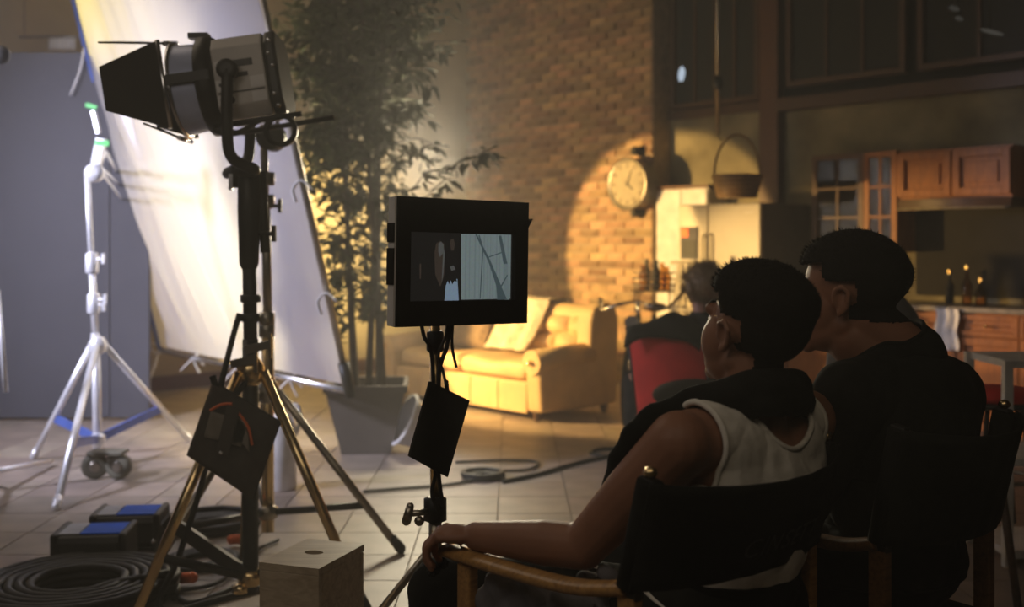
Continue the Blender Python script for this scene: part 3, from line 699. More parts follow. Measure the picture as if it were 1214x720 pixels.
def jac(u, v):
    a = (u - .5) * 2; t = (v - .5) * 2
    z = 0.93 + 0.045 * (1 - a * a) - 0.09 * abs(t) ** 1.6 - 0.03 * abs(a) + .012 * math.sin(9 * u + 5 * v)
    return (Matrix.Translation(rp) @ Matrix.Rotation(math.radians(-28), 4, 'Z')) @ V((a * .20, -0.035 + 0.075 * t + (-.03 if t < 0 else .02), z - .01))
q.grid(jac, 20, 16); tag(q.build('draped_jacket', M_['blackmatte'], solid=.02), 'black jacket draped over the top of the red chair', 'jacket')
q = MB(); q.ell(PX(822, 468, 5.3), (.20, .13, .075)); q.ell(PX(800, 476, 5.3), (.09, .08, .05)); 
rp2 = PX(830, 468, 5.3)
bag = thing('side_table', 'small black table under a dark bag beyond the nearer man', 'table', (rp2.x, rp2.y, 0))
t_ = MB(); t_.lathe([(.02, .50), (.24, .50), (.24, .525), (.02, .525)], None, 24); t_.build('table_top', M_['black'], bag, local=True)
t_ = MB(); t_.tube([(0, 0, .02), (0, 0, .50)], .02, 10); t_.build('column', M_['black'], bag, local=True)
t_ = MB(); t_.lathe([(.18, 0), (.17, .015), (.03, .03)], None, 24); t_.build('foot', M_['black'], bag, local=True)
tag(q.build('shoulder_bag', M_['blackmatte']), 'slumped black shoulder bag beyond the nearer man', 'bag')

# grey round-backed chair behind the farther man
gp = V((1.56, 4.15, 0))
r = thing('lounge_chair', 'grey round-backed chair just behind the farther man', 'chair', gp, math.radians(20))
q = MB(); q.ell((0, .26, .80), (.25, .09, .36)); q.build('backrest', M_['greycloth'], r, local=True)
q = MB(); q.ell((0, 0, .45), (.27, .27, .08)); q.build('seat', M_['greycloth'], r, local=True)
for sx in (-.19, .19):
    for sy in (-.19, .19):
        q = MB(); q.tube([(sx, sy, .42), (sx * 1.2, sy * 1.2, 0)], .015, 8); q.build('leg', M_['darkwood'], r, local=True)

# ------------------------------------------------------------------ potted tree
tp = F(431, 540); tp.y += 0.18
r = thing('potted_tree', 'tall leafy indoor tree in a grey tapered pot before the plaster wall', 'plant', tp)
q = MB(); q.prism([(-.185, -.185), (.185, -.185), (.185, .185), (-.185, .185)], .001)
q = MB()
hs = [(.155, 0.0), (.245, .40), (.262, .40), (.262, .445), (.235, .445), (.225, .38)]
for i in range(len(hs) - 1):
    (a, z0), (c, z1) = hs[i], hs[i + 1]
    q.add([(-a, -a, z0), (a, -a, z0), (a, a, z0), (-a, a, z0), (-c, -c, z1), (c, -c, z1), (c, c, z1), (-c, c, z1)], [(0, 1, 5, 4), (1, 2, 6, 5), (2, 3, 7, 6), (3, 0, 4, 7)])
q.add([(-.155, -.155, 0), (.155, -.155, 0), (.155, .155, 0), (-.155, .155, 0)], [(3, 2, 1, 0)])
o = q.build('pot', M_['pot'], r, local=True); o.rotation_euler[2] = 0.08
q = MB(); q.box((0, 0, .37), (.44, .44, .02)); o = q.build('soil', M_['soil'], r, local=True); o.rotation_euler[2] = 0.08
rng = random.Random(11)
leaf_pts = []
leafme = MB(); 
LS = [(0, 0, 0), (.018, .03, .006), (.020, .055, .008), (0, .10, -.004), (-.020, .055, .008), (-.018, .03, .006), (0, .03, -.002), (0, .055, -.001)]
LF = [(0, 1, 6), (1, 2, 7, 6), (2, 3, 7), (0, 6, 5), (6, 7, 4, 5), (7, 3, 4)]
leafme.add(LS, LF, True); leaf_mesh = leafme.mesh('leaf', M_['leaf'])
fol = MB(); nleaf = 0
def leafM(p, d, s):
    d = V(d).normalized(); up = V((rng.uniform(-.6, .6), rng.uniform(-.6, .6), 1)); x = d.cross(up).normalized(); z = x.cross(d)
    M = Matrix((x, d, z)).transposed().to_4x4() @ Matrix.Diagonal((s, s, s, 1)); M.translation = p; return M
twm = MB()
def twig(a, b, n):
    a, b = V(a), V(b); mid = (a + b) / 2 + V((rng.uniform(-.05, .05), rng.uniform(-.05, .05), .06))
    P = spline([a, mid, b], 5); twm.tube(P, [.006 - .004 * i / (len(P) - 1) for i in range(len(P))], 5)
    for k in range(n):
        t = rng.uniform(.15, 1); p = a.lerp(mid, t * 2) if t < .5 else mid.lerp(b, t * 2 - 1)
        d = (b - a).normalized() * .5 + V((rng.uniform(-1, 1), rng.uniform(-1, 1), rng.uniform(-1.1, .25)))
        leaf_pts.append((p + d.normalized() * .02, d, rng.uniform(.75, 1.25)))
stems = [((-.03, .0), (-.30, .05)), ((.05, .03), (.02, -.06)), ((-.08, -.05), (-.12, .12)), ((.08, -.03), (.16, .05)), ((.0, .08), (-.02, .2))]
for (bx, by), (tx, ty) in stems:
    P = []
    H = 3.35
    for i in range(9):
        t = i / 8; P.append((bx + (tx - bx) * t + .05 * math.sin(3 * t + bx * 40), by + (ty - by) * t + .05 * math.cos(4 * t + by * 30), .37 + (H - .37) * t))
    P = spline(P, 4); q = MB(); q.tube(P, [.024 - .017 * i / (len(P) - 1) for i in range(len(P))], 8); q.build('stem', M_['bark'], r, local=True)
    for k in range(60):
        t = rng.uniform(.10, 1.0) ** 0.78; i = int(t * (len(P) - 1)); p = V(P[i]); z = p.z
        if z < 1.75: ln, n = rng.uniform(.12, .30), 7
        elif z < 2.2: ln, n = rng.uniform(.22, .46), 16
        else: ln, n = rng.uniform(.28, .60), 22
        an = rng.uniform(0, 2 * math.pi)
        twig(p, p + V((ln * math.cos(an), ln * math.sin(an), rng.uniform(-.05, .28) * ln * 2)), n)
# the two branches reaching out past the crown
def tw_world(pts, n):
    L = [rootmat(r).inverted() @ p for p in pts]
    for a, b in zip(L[:-1], L[1:]): twig(a, b, n)
tw_world([PX(455, 260, 6.9), PX(490, 225, 6.85), PX(528, 205, 6.8), PX(560, 192, 6.75), PX(582, 188, 6.72)], 13)
tw_world([PX(455, 260, 6.9), PX(500, 240, 6.8), PX(535, 212, 6.75)], 12)
for yy in range(20, 420, 13): tw_world([PX(412 + rng.uniform(-8, 8), yy + 25, 6.9), PX(352 + yy * .06 + rng.uniform(-14, 16), yy + rng.uniform(-18, 18), 6.9 + rng.uniform(-.12, .2))], 15)
tw_world([PX(455, 110, 6.9), PX(490, 80, 6.85), PX(522, 66, 6.8)], 12)
tw_world([PX(455, 140, 6.9), PX(485, 135, 6.85), PX(505, 130, 6.8)], 12)
o = twm.build('twig', M_['bark'], r, local=True); o['kind'] = 'stuff'
leaf_pts.sort(key=lambda q_: (rootmat(r) @ q_[0]).y)
for p, d, s in leaf_pts:
    M = leafM(p, d, s); pw_ = rootmat(r) @ p; py = HOR - FPX * (pw_.z - CAMH) / pw_.y
    if nleaf < 290 and py > -5: put('leaf', leaf_mesh, rootmat(r) @ M, r); nleaf += 1
    else: fol.add(LS, LF, True, M)
o = fol.build('foliage', M_['leaf_i'], r, local=True); o['kind'] = 'stuff'
# pale tub leaning behind the pot
pp = F(484, 541); pp.y += .02
r = thing('plastic_tub', 'pale grey tub tipped on its side next to the tree pot', 'tub', (pp.x + .06, pp.y + .1, .2))
Mt = Matrix.Translation((pp.x + .06, pp.y + .1, .165)) @ Matrix.Rotation(math.radians(-62), 4, 'Y') @ Matrix.Rotation(.3, 4, 'X')
q = MB(); q.lathe([(.0, -.11), (.115, -.11), (.16, .10), (.175, .105), (.175, .12), (.152, .12), (.11, -.09), (0, -.09)], Mt, 28, caps=False); q.build('shell', M_['white'], r)

# ------------------------------------------------------------------ silk frame
BL = V((-2.76, 8.60, .50)); BRi = V((-0.92, 6.20, .50)); LEAN = V((-.80, -.61, 0)) * .72 + V((0, 0, 2.95))
TL = BL + LEAN; TR = BRi + LEAN
r = thing('diffusion_frame', 'huge white silk diffusion screen leaning in a metal frame', 'screen', (BL + BRi) / 2 - V((0, 0, .5)))
SN = (BRi - BL).cross(LEAN).normalized()
if SN.y > 0: SN = -SN
for nm, a, b_, m in (('side_tube', BL, TL, 'bluesteel'), ('side_tube', BRi, TR, 'steel'), ('bottom_tube', BL, BRi, 'chrome'), ('top_tube', TL, TR, 'steel')):
    q = MB(); q.tube([a, b_], .020, 10); q.build(nm, M_[m], r)
q = MB(); q.tube([BRi - LEAN * .01, BRi + LEAN * .055], .032, 12); q.build('corner_sleeve', M_['black'], r)
def silkf(u, v):
    p = BL.lerp(BRi, .012 + .976 * u) + LEAN * (.012 + .976 * v)
    e = min(1.0, 8 * min(u, 1 - u, v, 1 - v) + .05)
    k = u * 1.0 - (1 - v) * .42      # folds run down from the upper left corner
    left = max(0, 1 - u * 1.7)
    d = .055 * e * math.sin(math.pi * u) * math.sin(math.pi * v)
    d += e * left * (.060 * math.sin(k * 40 + 1.5 * math.sin(v * 3)) * (.45 + .55 * v) * (1.0 + 1.2 * mnoise.noise(V((k * 3, v * 1.5, 5)))) + .06 * mnoise.noise(V((k * 13, v * 2.2, 0))))
    d += e * left * .030 * math.sin(k * 97 + 2.0 * mnoise.noise(V((u * 4, v * 2, 9)))) * (.5 + .8 * mnoise.noise(V((k * 6, v * 2.5, 2))))
    d += e * .010 * mnoise.noise(V((u * 9 + v * 3, v * 4 + u * 2, 3))) + e * (1 - left) * .006 * math.sin((u + .35 * v) * 38)
    return p + SN * d
q = MB(); q.grid(silkf, 220, 130); q.build('silk_sheet', M_['silk'], r)
def tie(p, pts):
    q = MB(); P = spline([p + V(a) for a in pts], 5); q.tube(P, .016, 6, True, .35); q.build('tie_ribbon', M_['white'], r)
for t, pts in ((.40, [(0, 0, 0), (-.10, -.02, -.01), (-.20, -.03, -.09)]), (.40, [(0, 0, 0), (-.04, -.02, -.10), (.0, -.03, -.22), (.05, -.02, -.38)]), (.21, [(.02, 0, 0), (-.08, -.02, 0), (-.12, -.02, -.15), (-.06, -.02, -.30), (-.02, -.02, -.32)]),
               (.79, [(0, 0, 0), (-.03, -.02, -.2), (-.10, -.02, -.38)]), (.01, [(0, 0, 0), (-.02, -.02, -.12), (-.07, -.02, -.26)]), (.01, [(0, 0, .02), (-.07, -.02, .02), (-.02, -.02, -.05), (.08, -.02, -.02)])):
    tie(BL + LEAN * t, pts)
for t in (.24, .50, .76):
    tie(BL.lerp(BRi, t), [(-.10, -.02, -.09), (-.03, -.02, -.02), (.0, 0, 0), (.07, -.02, -.05)]); tie(BL.lerp(BRi, t), [(.04, -.02, -.11), (.0, -.02, -.02), (.02, 0, .03)])
for t in (.19, .40, .56): tie(BRi + LEAN * t, [(.06, -.03, -.05), (.0, -.03, 0), (-.05, -.02, -.05), (-.03, -.02, -.12)])
# ------------------------------------------------------------------ grey flat at the far left
q = MB(); q.box((-3.73, 8.30, 1.40), (1.98, .05, 2.76)); r = q.build('scenery_flat', M_['greypaint'], bevel=.004); tag(r, 'big plain grey scenery flat standing behind the silver stand', 'flat')
for x in (-4.5, -3.2):
    q = MB(); q.bar((x, 8.33, 2.2), (x, 9.0, 0.02), .04, .03, (1, 0, 0)); q.build('brace', M_['darkwood'], r)
q = MB(); q.box((-3.06, 8.268, 1.40), (.05, .014, 2.72)); q.build('edge_strip', M_['greypaint'], r)
# pale cloth glimpsed over the flat
q = MB(); q.grid(lambda u, v: PX(58 + 32 * u, 45 + 14 * v, 9.05) + V((0, .02 * math.sin(u * 30), 0)), 20, 4); tag(q.build('hanging_cloth', M_['sticker'], solid=.01), 'pale pleated scrap of cloth hanging above the grey flat', 'cloth')
q = MB(); cA = PX(58, 45, 9.05); cB = PX(90, 45, 9.05); q.tube([cA + V((-.25, 0, .01)), cB + V((.3, 0, .01))], .012, 6); q.tube([cA + V((-.2, 0, 0)), cA + V((-.2, 0, 4.9 - cA.z))], .008, 6)
tag(q.build('curtain_rail', M_['steel']), 'thin rail carrying the pale scrap of cloth', 'rail')

# ------------------------------------------------------------------ stands
def tripod(root, c, zc, zh, feet, r0, m, brace_m, fm=None):
    for k, f in enumerate(feet):
        top = V((c.x, c.y, zc)) + (V((f.x - c.x, f.y - c.y, 0)).normalized() * .05)
        q = MB(); q.tube([top, V((f.x, f.y, .012))], r0, 10); lg = q.build('leg', m, root)
        q = MB(); q.cap(V((f.x, f.y, .02)), V((f.x, f.y, .02)) + (top - V((f.x, f.y, 0))).normalized() * .05, r0 * 1.25, r0 * 1.1, 10); q.build('foot', fm or M_['rubber'], lg)
        mid = top.lerp(V((f.x, f.y, .012)), .72 if fm is None else .64)
        q = MB(); (q.tube([V((c.x, c.y, zh)), mid], .016, 8) if fm is None else q.bar(V((c.x, c.y, zh)), mid, .02, .05)); q.build('brace', brace_m, root)
    q = MB(); q.lathe([(.03, zc - .05), (.052, zc - .03), (.052, zc + .02), (.032, zc + .05)], Matrix.Translation((c.x, c.y, 0)), 16); q.build('collar', m, root)
    q = MB(); q.lathe([(.03, zh - .03), (.045, zh - .02), (.045, zh + .02), (.03, zh + .03)], Matrix.Translation((c.x, c.y, 0)), 14); q.build('hub', m, root)
def tknob(root, p, d, m, L=.06):
    p = V(p); d = V(d).normalized(); q = MB(); q.tube([p, p + d * L], .008, 8); q.bar(p + d * L + V((0, 0, -.03)), p + d * L + V((0, 0, .03)), .016, .016, (0, 1, 0)); q.build('tightening_knob', m, root)
# silver stand holding the left of the silk
c = V((-2.47, 6.54, 0)); r = thing('light_stand', 'bright silver tripod stand before the grey flat', 'stand', c)
tripod(r, c, .73, .17, [F(67, 605), F(225, 525), F(40, 545)], .020, M_['whitesteel'], M_['bluesteel'], M_['whitesteel'])
q = MB(); q.tube([(c.x, c.y, .05), (c.x - .015, c.y, .80)], .026, 12); q.build('outer_pole', M_['whitesteel'], r)
q = MB(); q.tube([(c.x - .015, c.y, .80), (c.x - .035, c.y, 1.18)], .020, 12); q.build('middle_pole', M_['whitesteel'], r)
q = MB(); q.tube([(c.x - .035, c.y, 1.18), (c.x - .065, c.y, 1.76)], .017, 12); q.build('upper_pole', M_['whitesteel'], r)
for z, dx in ((.98, -.025), (1.22, -.036)):
    q = MB(); q.lathe([(.034, -.06), (.038, -.05), (.038, .05), (.03, .06)], Matrix.Translation((c.x + dx, c.y, z)), 12); q.build('sleeve', M_['whitesteel'], r)
    tknob(r, (c.x + dx + .02, c.y - .01, z + .02), (1, -.3, .1), M_['whitesteel'])
tknob(r, (c.x - .015, c.y, .98), (1, -.3, -.3), M_['whitesteel'])
hp_ = PX(112, 205, 6.5)
q = MB(); q.lathe([(.02, -.035), (.052, -.03), (.056, -.012), (.056, .012), (.052, .03), (.02, .035)], axis_mat(hp_, (.2, -1, .1)), 20); q.build('grip_head', M_['whitesteel'], r)
fe = BL + LEAN * .47
q = MB(); q.tube([hp_, hp_ + V((.03, .1, .13)), fe], .012, 8); q.tube([hp_ + V((.02, 0, .05)), fe + V((.02, 0, -.10))], .009, 8); q.tube([hp_ + V((.02, 0, .03)), fe + V((.05, 0, -.22))], .009, 8); q.build('grip_arm', M_['whitesteel'], r)
q = MB(); q.bar(hp_ + V((.02, -.02, .05)), hp_ + V((.05, -.02, .20)), .05, .05); q.build('clamp', M_['whitesteel'], r)
for dx, z in ((.0, 1.0), (-.02, 0)): pass
for k, (px, py) in enumerate(((108, 126), (121, 170))):
    p = PX(px, py, 7.9 if k == 0 else 6.42); q = MB(); q.box((0, 0, 0), (.08, .006, .03), Matrix.Translation(p + V((0, -.0, 0))) @ Matrix.Rotation(.25 if k == 0 else 0, 4, 'Y')); 
    tag(q.build('tape_strip', M_['greenfleck']), ['green strip of tape at the silk frame edge, the upper one', 'green strip of tape at the silk frame edge, just over the grip head'][k], 'tape')
q = MB(); q.bar(PX(111, 132, 7.9), PX(117, 158, 7.9), .05, .02); tag(q.build('white_clip', M_['whitesteel']), 'white clip on the silk frame edge between the green tapes', 'clip')
# wheeled dolly at its foot
wp = F(120, 572); r = thing('wheel_dolly', 'small olive two-wheeled dolly by the silver stand foot', 'dolly', wp)
for dx, rz in ((-.065, .35), (.07, -.15)):
    Mw = Matrix.Translation((wp.x + dx, wp.y + .08, .075)) @ Matrix.Rotation(rz, 4, 'Z') @ Matrix.Rotation(math.pi / 2, 4, 'X')
    q = MB(); q.lathe([(.05, -.026), (.07, -.022), (.075, 0), (.07, .022), (.05, .026)], Mw, 24); wh = q.build('wheel', M_['olive'], r)
    q = MB(); q.lathe([(.02, -.030), (.032, -.029), (.032, .029), (.02, .030)], Mw, 16); q.build('hub', M_['steel'], wh)
q = MB(); q.box((wp.x, wp.y + .10, .15), (.20, .13, .022)); q.build('plate', M_['olive'], r, bevel=.005)
q = MB(); q.tube([(wp.x + .02, wp.y + .08, .08), (wp.x + .02, wp.y + .08, .145)], .018, 8); q.build('king_pin', M_['steel'], r)
q = MB(); q.tube([PX(122, 552, 6.6), PX(128, 570, 6.3)], .012, 8); q.build('pull_bar', M_['whitesteel'], r)
# cropped stand at the frame edge
ce = F(-14, 585); r = thing('steel_stand', 'dark stand with silver tube legs cropped at the edge by the flat', 'stand', ce)
q = MB(); q.tube([(ce.x, ce.y, 0.1), (ce.x, ce.y, 2.2)], .022, 10); q.build('pole', M_['black'], r)
for e in (F(60, 553), F(-60, 560), F(-20, 640)):
    q = MB(); q.tube([(ce.x, ce.y, .11), (e.x, e.y, .03)], .016, 8); q.build('leg', M_['whitesteel'], r)
q = MB(); q.tube([PX(-3, 345, 5.8), PX(7, 465, 5.7)], .014, 8); q.build('side_rod', M_['whitesteel'], r)
q = MB(); q.ell(PX(1, 65, 5.85), (.05, .04, .05)); q.tube([PX(1, 65, 5.85), V((ce.x, ce.y, 2.2))], .012, 6); q.build('top_knob', M_['black'], r)

# stand B: holds the right of the silk
cB_ = V((-1.08, 4.85, 0)); r = thing('combo_stand', 'brassy tall tripod stand behind the lamp stand, holding the screen', 'stand', cB_)
tripod(r, cB_, .68, .145, [V((-1.42, 4.2, 0)), F(475, 656), V((-1.30, 5.45, 0))], .018, M_['steel'], M_['black'])
q = MB(); q.tube([(cB_.x, cB_.y, .06), (cB_.x, cB_.y, .96)], .028, 12); q.build('outer_pole', M_['brass'], r)
q = MB(); q.tube([(cB_.x, cB_.y, .96), (cB_.x - .01, cB_.y, 1.52)], .021, 12); q.build('middle_pole', M_['steel'], r)
q = MB(); q.tube([(cB_.x - .01, cB_.y, 1.5), (cB_.x - .02, cB_.y, 1.86)], .017, 12); q.build('upper_pole', M_['steel'], r)
for z in (.95, 1.00, 1.52, 1.62):
    q = MB(); q.lathe([(.03, -.03), (.036, -.025), (.036, .025), (.03, .03)], Matrix.Translation((cB_.x - .005, cB_.y, z)), 12); q.build('sleeve', M_['steel'], r)
tknob(r, (cB_.x - .02, cB_.y, .99), (-1, -.3, .1), M_['black']); tknob(r, (cB_.x, cB_.y, 1.5), (1, -.3, 0), M_['black'])
gh = PX(322, 163, 4.85); fr = BRi + LEAN * .545
q = MB(); q.lathe([(.02, -.04), (.06, -.035), (.06, .035), (.02, .04)], axis_mat(gh, (-.2, -1, .1)), 18); q.build('grip_head', M_['black'], r)
q = MB(); q.tube([gh + V((-.25, -.12, .03)), gh, fr], .011, 8); q.build('grip_arm', M_['black'], r)
q = MB(); q.bar(fr + V((-.02, -.03, -.08)), fr + V((.02, -.03, .06)), .06, .05); q.build('clamp', M_['steel'], r)
# white jug behind the stands
jp = F(334, 580); r = thing('water_jug', 'white plastic jug on the floor behind the tripod stands', 'jug', jp)
q = MB(); q.lathe([(.07, 0), (.078, .012), (.078, .33), (.06, .39), (.022, .43), (.022, .47)], None, 24); q.build('body', M_['white'], r, local=True)
q = MB(); q.lathe([(.027, .455), (.027, .49), (.02, .495)], None, 16); q.build('cap', M_['white'], r, local=True)
q = MB(); q.tube(spline([(.022, 0, .45), (.09, 0, .45), (.095, 0, .36), (.075, 0, .30)], 5), .012, 8); q.build('handle', M_['white'], r, local=True)

# stand A with the lamp head
cA_ = V((-.966, 4.05, 0)); r = thing('lamp_stand', 'heavy black and brass tripod stand carrying the film lamp', 'stand', cA_)
feetA = [V((-1.30, 3.70, 0)), V((-.53, 3.95, 0)), V((-1.10, 4.50, 0))]
tripod(r, cA_, .86, .10, feetA, .019, M_['brass'], M_['black'])
for f in feetA[:1]:
    q = MB(); q.bar((cA_.x, cA_.y, .10), PX(196, 615, 3.95), .06, .045); q.build('lower_brace', M_['black'], r)
q = MB(); q.tube([(cA_.x, cA_.y, .05), (cA_.x, cA_.y, .98)], .030, 14); q.build('outer_pole', M_['black'], r)
q = MB(); q.tube([(cA_.x, cA_.y, .98), (cA_.x - .005, cA_.y, 1.30)], .026, 14); q.build('middle_pole', M_['black'], r)
q = MB(); q.lathe([(.028, 1.24), (.036, 1.26), (.042, 1.45), (.042, 1.57), (.03, 1.60)], Matrix.Translation((cA_.x - .005, cA_.y, 0)), 16); q.build('receiver', M_['black'], r)
q = MB(); q.tube([(cA_.x + .05, cA_.y + .02, 1.30), (cA_.x + .035, cA_.y + .02, 1.60)], .018, 10); q.build('side_column', M_['black'], r)
tknob(r, (cA_.x + .03, cA_.y, 1.37), (1, -.2, 0), M_['black']); tknob(r, (cA_.x - .03, cA_.y, 1.56), (-1, -.3, 0), M_['chrome'], .04)
for z in (1.06, 1.13): 
    q = MB(); q.lathe([(.03, -.015), (.038, -.012), (.038, .012), (.03, .015)], Matrix.Translation((cA_.x, cA_.y, z)), 12); q.build('sleeve', M_['black'], r)
q = MB(); q.lathe([(.012, 0), (.03, .004), (.03, .03), (.012, .034)], Matrix.Translation((cA_.x - .03, cA_.y - .03, .05)), 10); q.build('brass_nut', M_['brass'], r)
for px, py in ((304, 415), (287, 432)):
    p = PX(px, py, 4.0); q = MB(); q.bar(p + V((-.04, 0, 0)), p + V((.05, 0, .02)), .02, .03); q.bar(p + V((.05, 0, -.03)), p + V((.05, 0, .06)), .012, .012, (1, 0, 0)); q.build('clamp', M_['steel'], r)

LP = PX(290, 97, 4.05); AX = V((-.985, -.03, -.15)).normalized()
r = thing('film_lamp', 'big film lamp head with black barn doors and grey housing', 'lamp', LP)
ML = frame_mat(LP, AX) @ Matrix.Diagonal((.87, .90, .90, 1)); SY = (ML.to_3x3() @ V((0, 1, 0))).normalized()      # +y side
def octo(rr, c): return [(-rr, -rr + c), (-rr + c, -rr), (rr - c, -rr), (rr, -rr + c), (rr, rr - c), (rr - c, rr), (-rr + c, rr), (-rr, rr - c)]
MX = ML @ Matrix(((0, 0, 1, 0), (1, 0, 0, 0), (0, 1, 0, 0), (0, 0, 0, 1)))   # prism axis -> lamp x
def at(x): return MX @ Matrix.Translation((0, 0, x))
q = MB(); q.prism(octo(.165, .05), .21, at(-.12)); q.build('housing', M_['housing'], r, bevel=.006)
q = MB(); q.prism(octo(.168, .055), .05, at(-.175)); rc = q.build('rear_cap', M_['black'], r, bevel=.012)
for k in range(5):
    q = MB(); q.ell(ML @ V((-.155 + .01 * (k % 2), .169 * (1 if SY.y < 0 else -1), .12 - .05 * k - (.06 if k > 2 else 0))), .009, seg=8, rings=6); q.build('rivet', M_['chrome'], rc)
q = MB(); q.lathe([(.15, .085), (.19, .095), (.205, .115), (.205, .155), (.192, .165)], at(0), 36); q.build('front_ring', M_['black'], r)
q = MB(); q.lathe([(.178, .165), (.185, .262)], at(0), 36); q.build('lens_barrel', M_['lens'], r)
q = MB(); q.lathe([(.178, .262), (.20, .262), (.20, .274), (.15, .274)], at(0), 36, caps=False); rim = q.build('front_rim', M_['chrome'], r)
q = MB(); q.lathe([(.165, .255), (.12, .275), (.06, .285), (.0, .288)], at(0), 30, caps=False); q.build('lens', M_['lens'], r)
sgn = 1 if SY.y < 0 else -1
q = MB(); q.bar(ML @ V((.10, .19 * sgn, .015)), ML @ V((.275, .196 * sgn, .015)), .03, .035); q.build('door_bracket', M_['black'], r)
q = MB(); q.bar(ML @ V((.12, 0, .205)), ML @ V((.20, 0, .215)), .06, .02); q.build('top_latch', M_['black'], r)
def leafdoor(nm, side, up, wi, wo, L, op):
    """side: outward unit in lamp frame; hinge at the rim"""
    s = V(side); u = V(up); h = s * .20 + V((.285, 0, 0)); d = (V((math.cos(op), 0, 0)) + s * math.sin(op)).normalized()
    n = d.cross(u).normalized() * .004
    pl = [h - u * wi, h + u * wi, h + d * L + u * wo, h + d * L - u * wo]
    c0 = pl[1].lerp(pl[2], .06); 
    q = MB(); vs = [p - n for p in pl] + [p + n for p in pl]
    q.add([ML @ p for p in vs], [(3, 2, 1, 0), (4, 5, 6, 7), (0, 1, 5, 4), (1, 2, 6, 5), (2, 3, 7, 6), (3, 0, 4, 7)])
    dd = q.build(nm, M_['black'], r, bevel=.002)
    q = MB(); q.tube([ML @ (h - u * wi), ML @ (h + u * wi)], .009, 8); q.build('hinge', M_['chrome'], dd)
leafdoor('barn_door', (0, sgn, 0), (0, 0, 1), .175, .085, .235, math.radians(24))
leafdoor('barn_door', (0, -sgn, 0), (0, 0, 1), .175, .085, .235, math.radians(32))
leafdoor('barn_door', (0, 0, 1), V((0, -1, .19)).normalized(), .10, .17, .25, math.radians(9))
leafdoor('barn_door', (0, 0, -1), (0, 1, 0), .10, .15, .14, math.radians(-30))
# yoke
YB = V((LP.x - .03, LP.y, 1.60))
ya = LP + ML.to_3x3() @ V((.02, .215 * sgn, .02)); yb = LP + ML.to_3x3() @ V((.02, -.215 * sgn, .02))
q = MB(); q.tube(spline([ya, V((ya.x, ya.y, 1.72)), V((ya.x + .012, ya.y + .03, 1.635)), V((ya.x + .07, ya.y + .12, 1.60)), YB, V((yb.x - .06, yb.y - .10, 1.60)), V((yb.x - .01, yb.y - .02, 1.65)), V((yb.x, yb.y, 1.74)), yb], 6), .021, 10, True); q.build('yoke', M_['black'], r)
for p in (ya, yb):
    q = MB(); q.lathe([(.02, -.02), (.036, -.018), (.036, .018), (.02, .02)], axis_mat(p, SY), 16); q.build('pivot_knob', M_['black'], r)
q = MB(); q.tube([YB + V((0, 0, -.06)), YB + V((0, 0, .05))], .022, 12); q.build('spigot', M_['black'], r)
# underslung rails and cable loop of the head
q = MB(); q.tube([ML @ V((.12, .15 * sgn, -.185)), ML @ V((-.24, .15 * sgn, -.185))], .010, 8); q.build('bottom_rail', M_['black'], r)
q = MB(); q.tube([ML @ V((.12, -.15 * sgn, -.185)), ML @ V((-.34, -.10 * sgn, -.185))], .010, 8); q.build('bottom_rail', M_['black'], r)
q = MB(); q.tube(spline([ML @ V((.10, .10 * sgn, -.17)), ML @ V((.12, .15 * sgn, -.20)), ML @ V((.04, .16 * sgn, -.225)), ML @ V((-.08, .14 * sgn, -.18))], 6), .009, 8); q.build('cable_loop', M_['rubber'], r)
q = MB(); q.lathe([(.045, -.02), (.06, -.018), (.06, .018), (.045, .02)], axis_mat(ML @ V((-.14, .12 * sgn, -.235)), SY), 20, caps=False); q.build('tilt_lock', M_['black'], r)
# flat print on the housing side
def patch(x0, x1, z0, z1, m):
    q = MB(); q.box(((x0 + x1) / 2, .1665 * sgn, (z0 + z1) / 2), (x1 - x0, .003, z1 - z0), ML); q.build('side_label', M_[m], r)
patch(.03, .08, .03, .065, 'sticker'); patch(-.075, .02, .035, .062, 'black'); patch(.01, .085, -.055, -.01, 'sticker'); patch(-.115, -.055, -.055, -.01, 'sticker')
patch(.01, .085, -.112, -.072, 'sticker'); patch(-.115, -.055, -.112, -.072, 'sticker'); patch(-.11, .08, -.066, -.060, 'black'); patch(-.05, .06, -.005, .012, 'greypaint')
q = MB(); q.lathe([(.0, 0), (.026, 0), (.026, .003), (0, .003)], axis_mat(ML @ V((.045, .168 * sgn, -.092)), SY * sgn) @ Matrix.Diagonal((1, .65, 1, 1)), 20); q.build('oval_badge', M_['black'], r)
for k, (x, w_) in enumerate(((.066, .012), (.046, .014), (.026, .012))):
    q = MB(); q.box((x, .169 * sgn, -.030), (w_, .002, .012), ML); q.build('print_mark', M_['greypaint'], r)
# hanging head cable down to the floor
q = MB(); q.tube(spline([PX(284, 372, 3.98), PX(276, 400, 3.96), PX(266, 440, 3.9), PX(252, 500, 3.9), PX(240, 570, 3.95), PX(212, 660, 3.95), F(190, 720, .03), F(240, 735, .02)], 8), .011, 8)
tag(q.build('head_cable', M_['rubber']), 'black cable dropping along the lamp stand to the floor', 'cable')

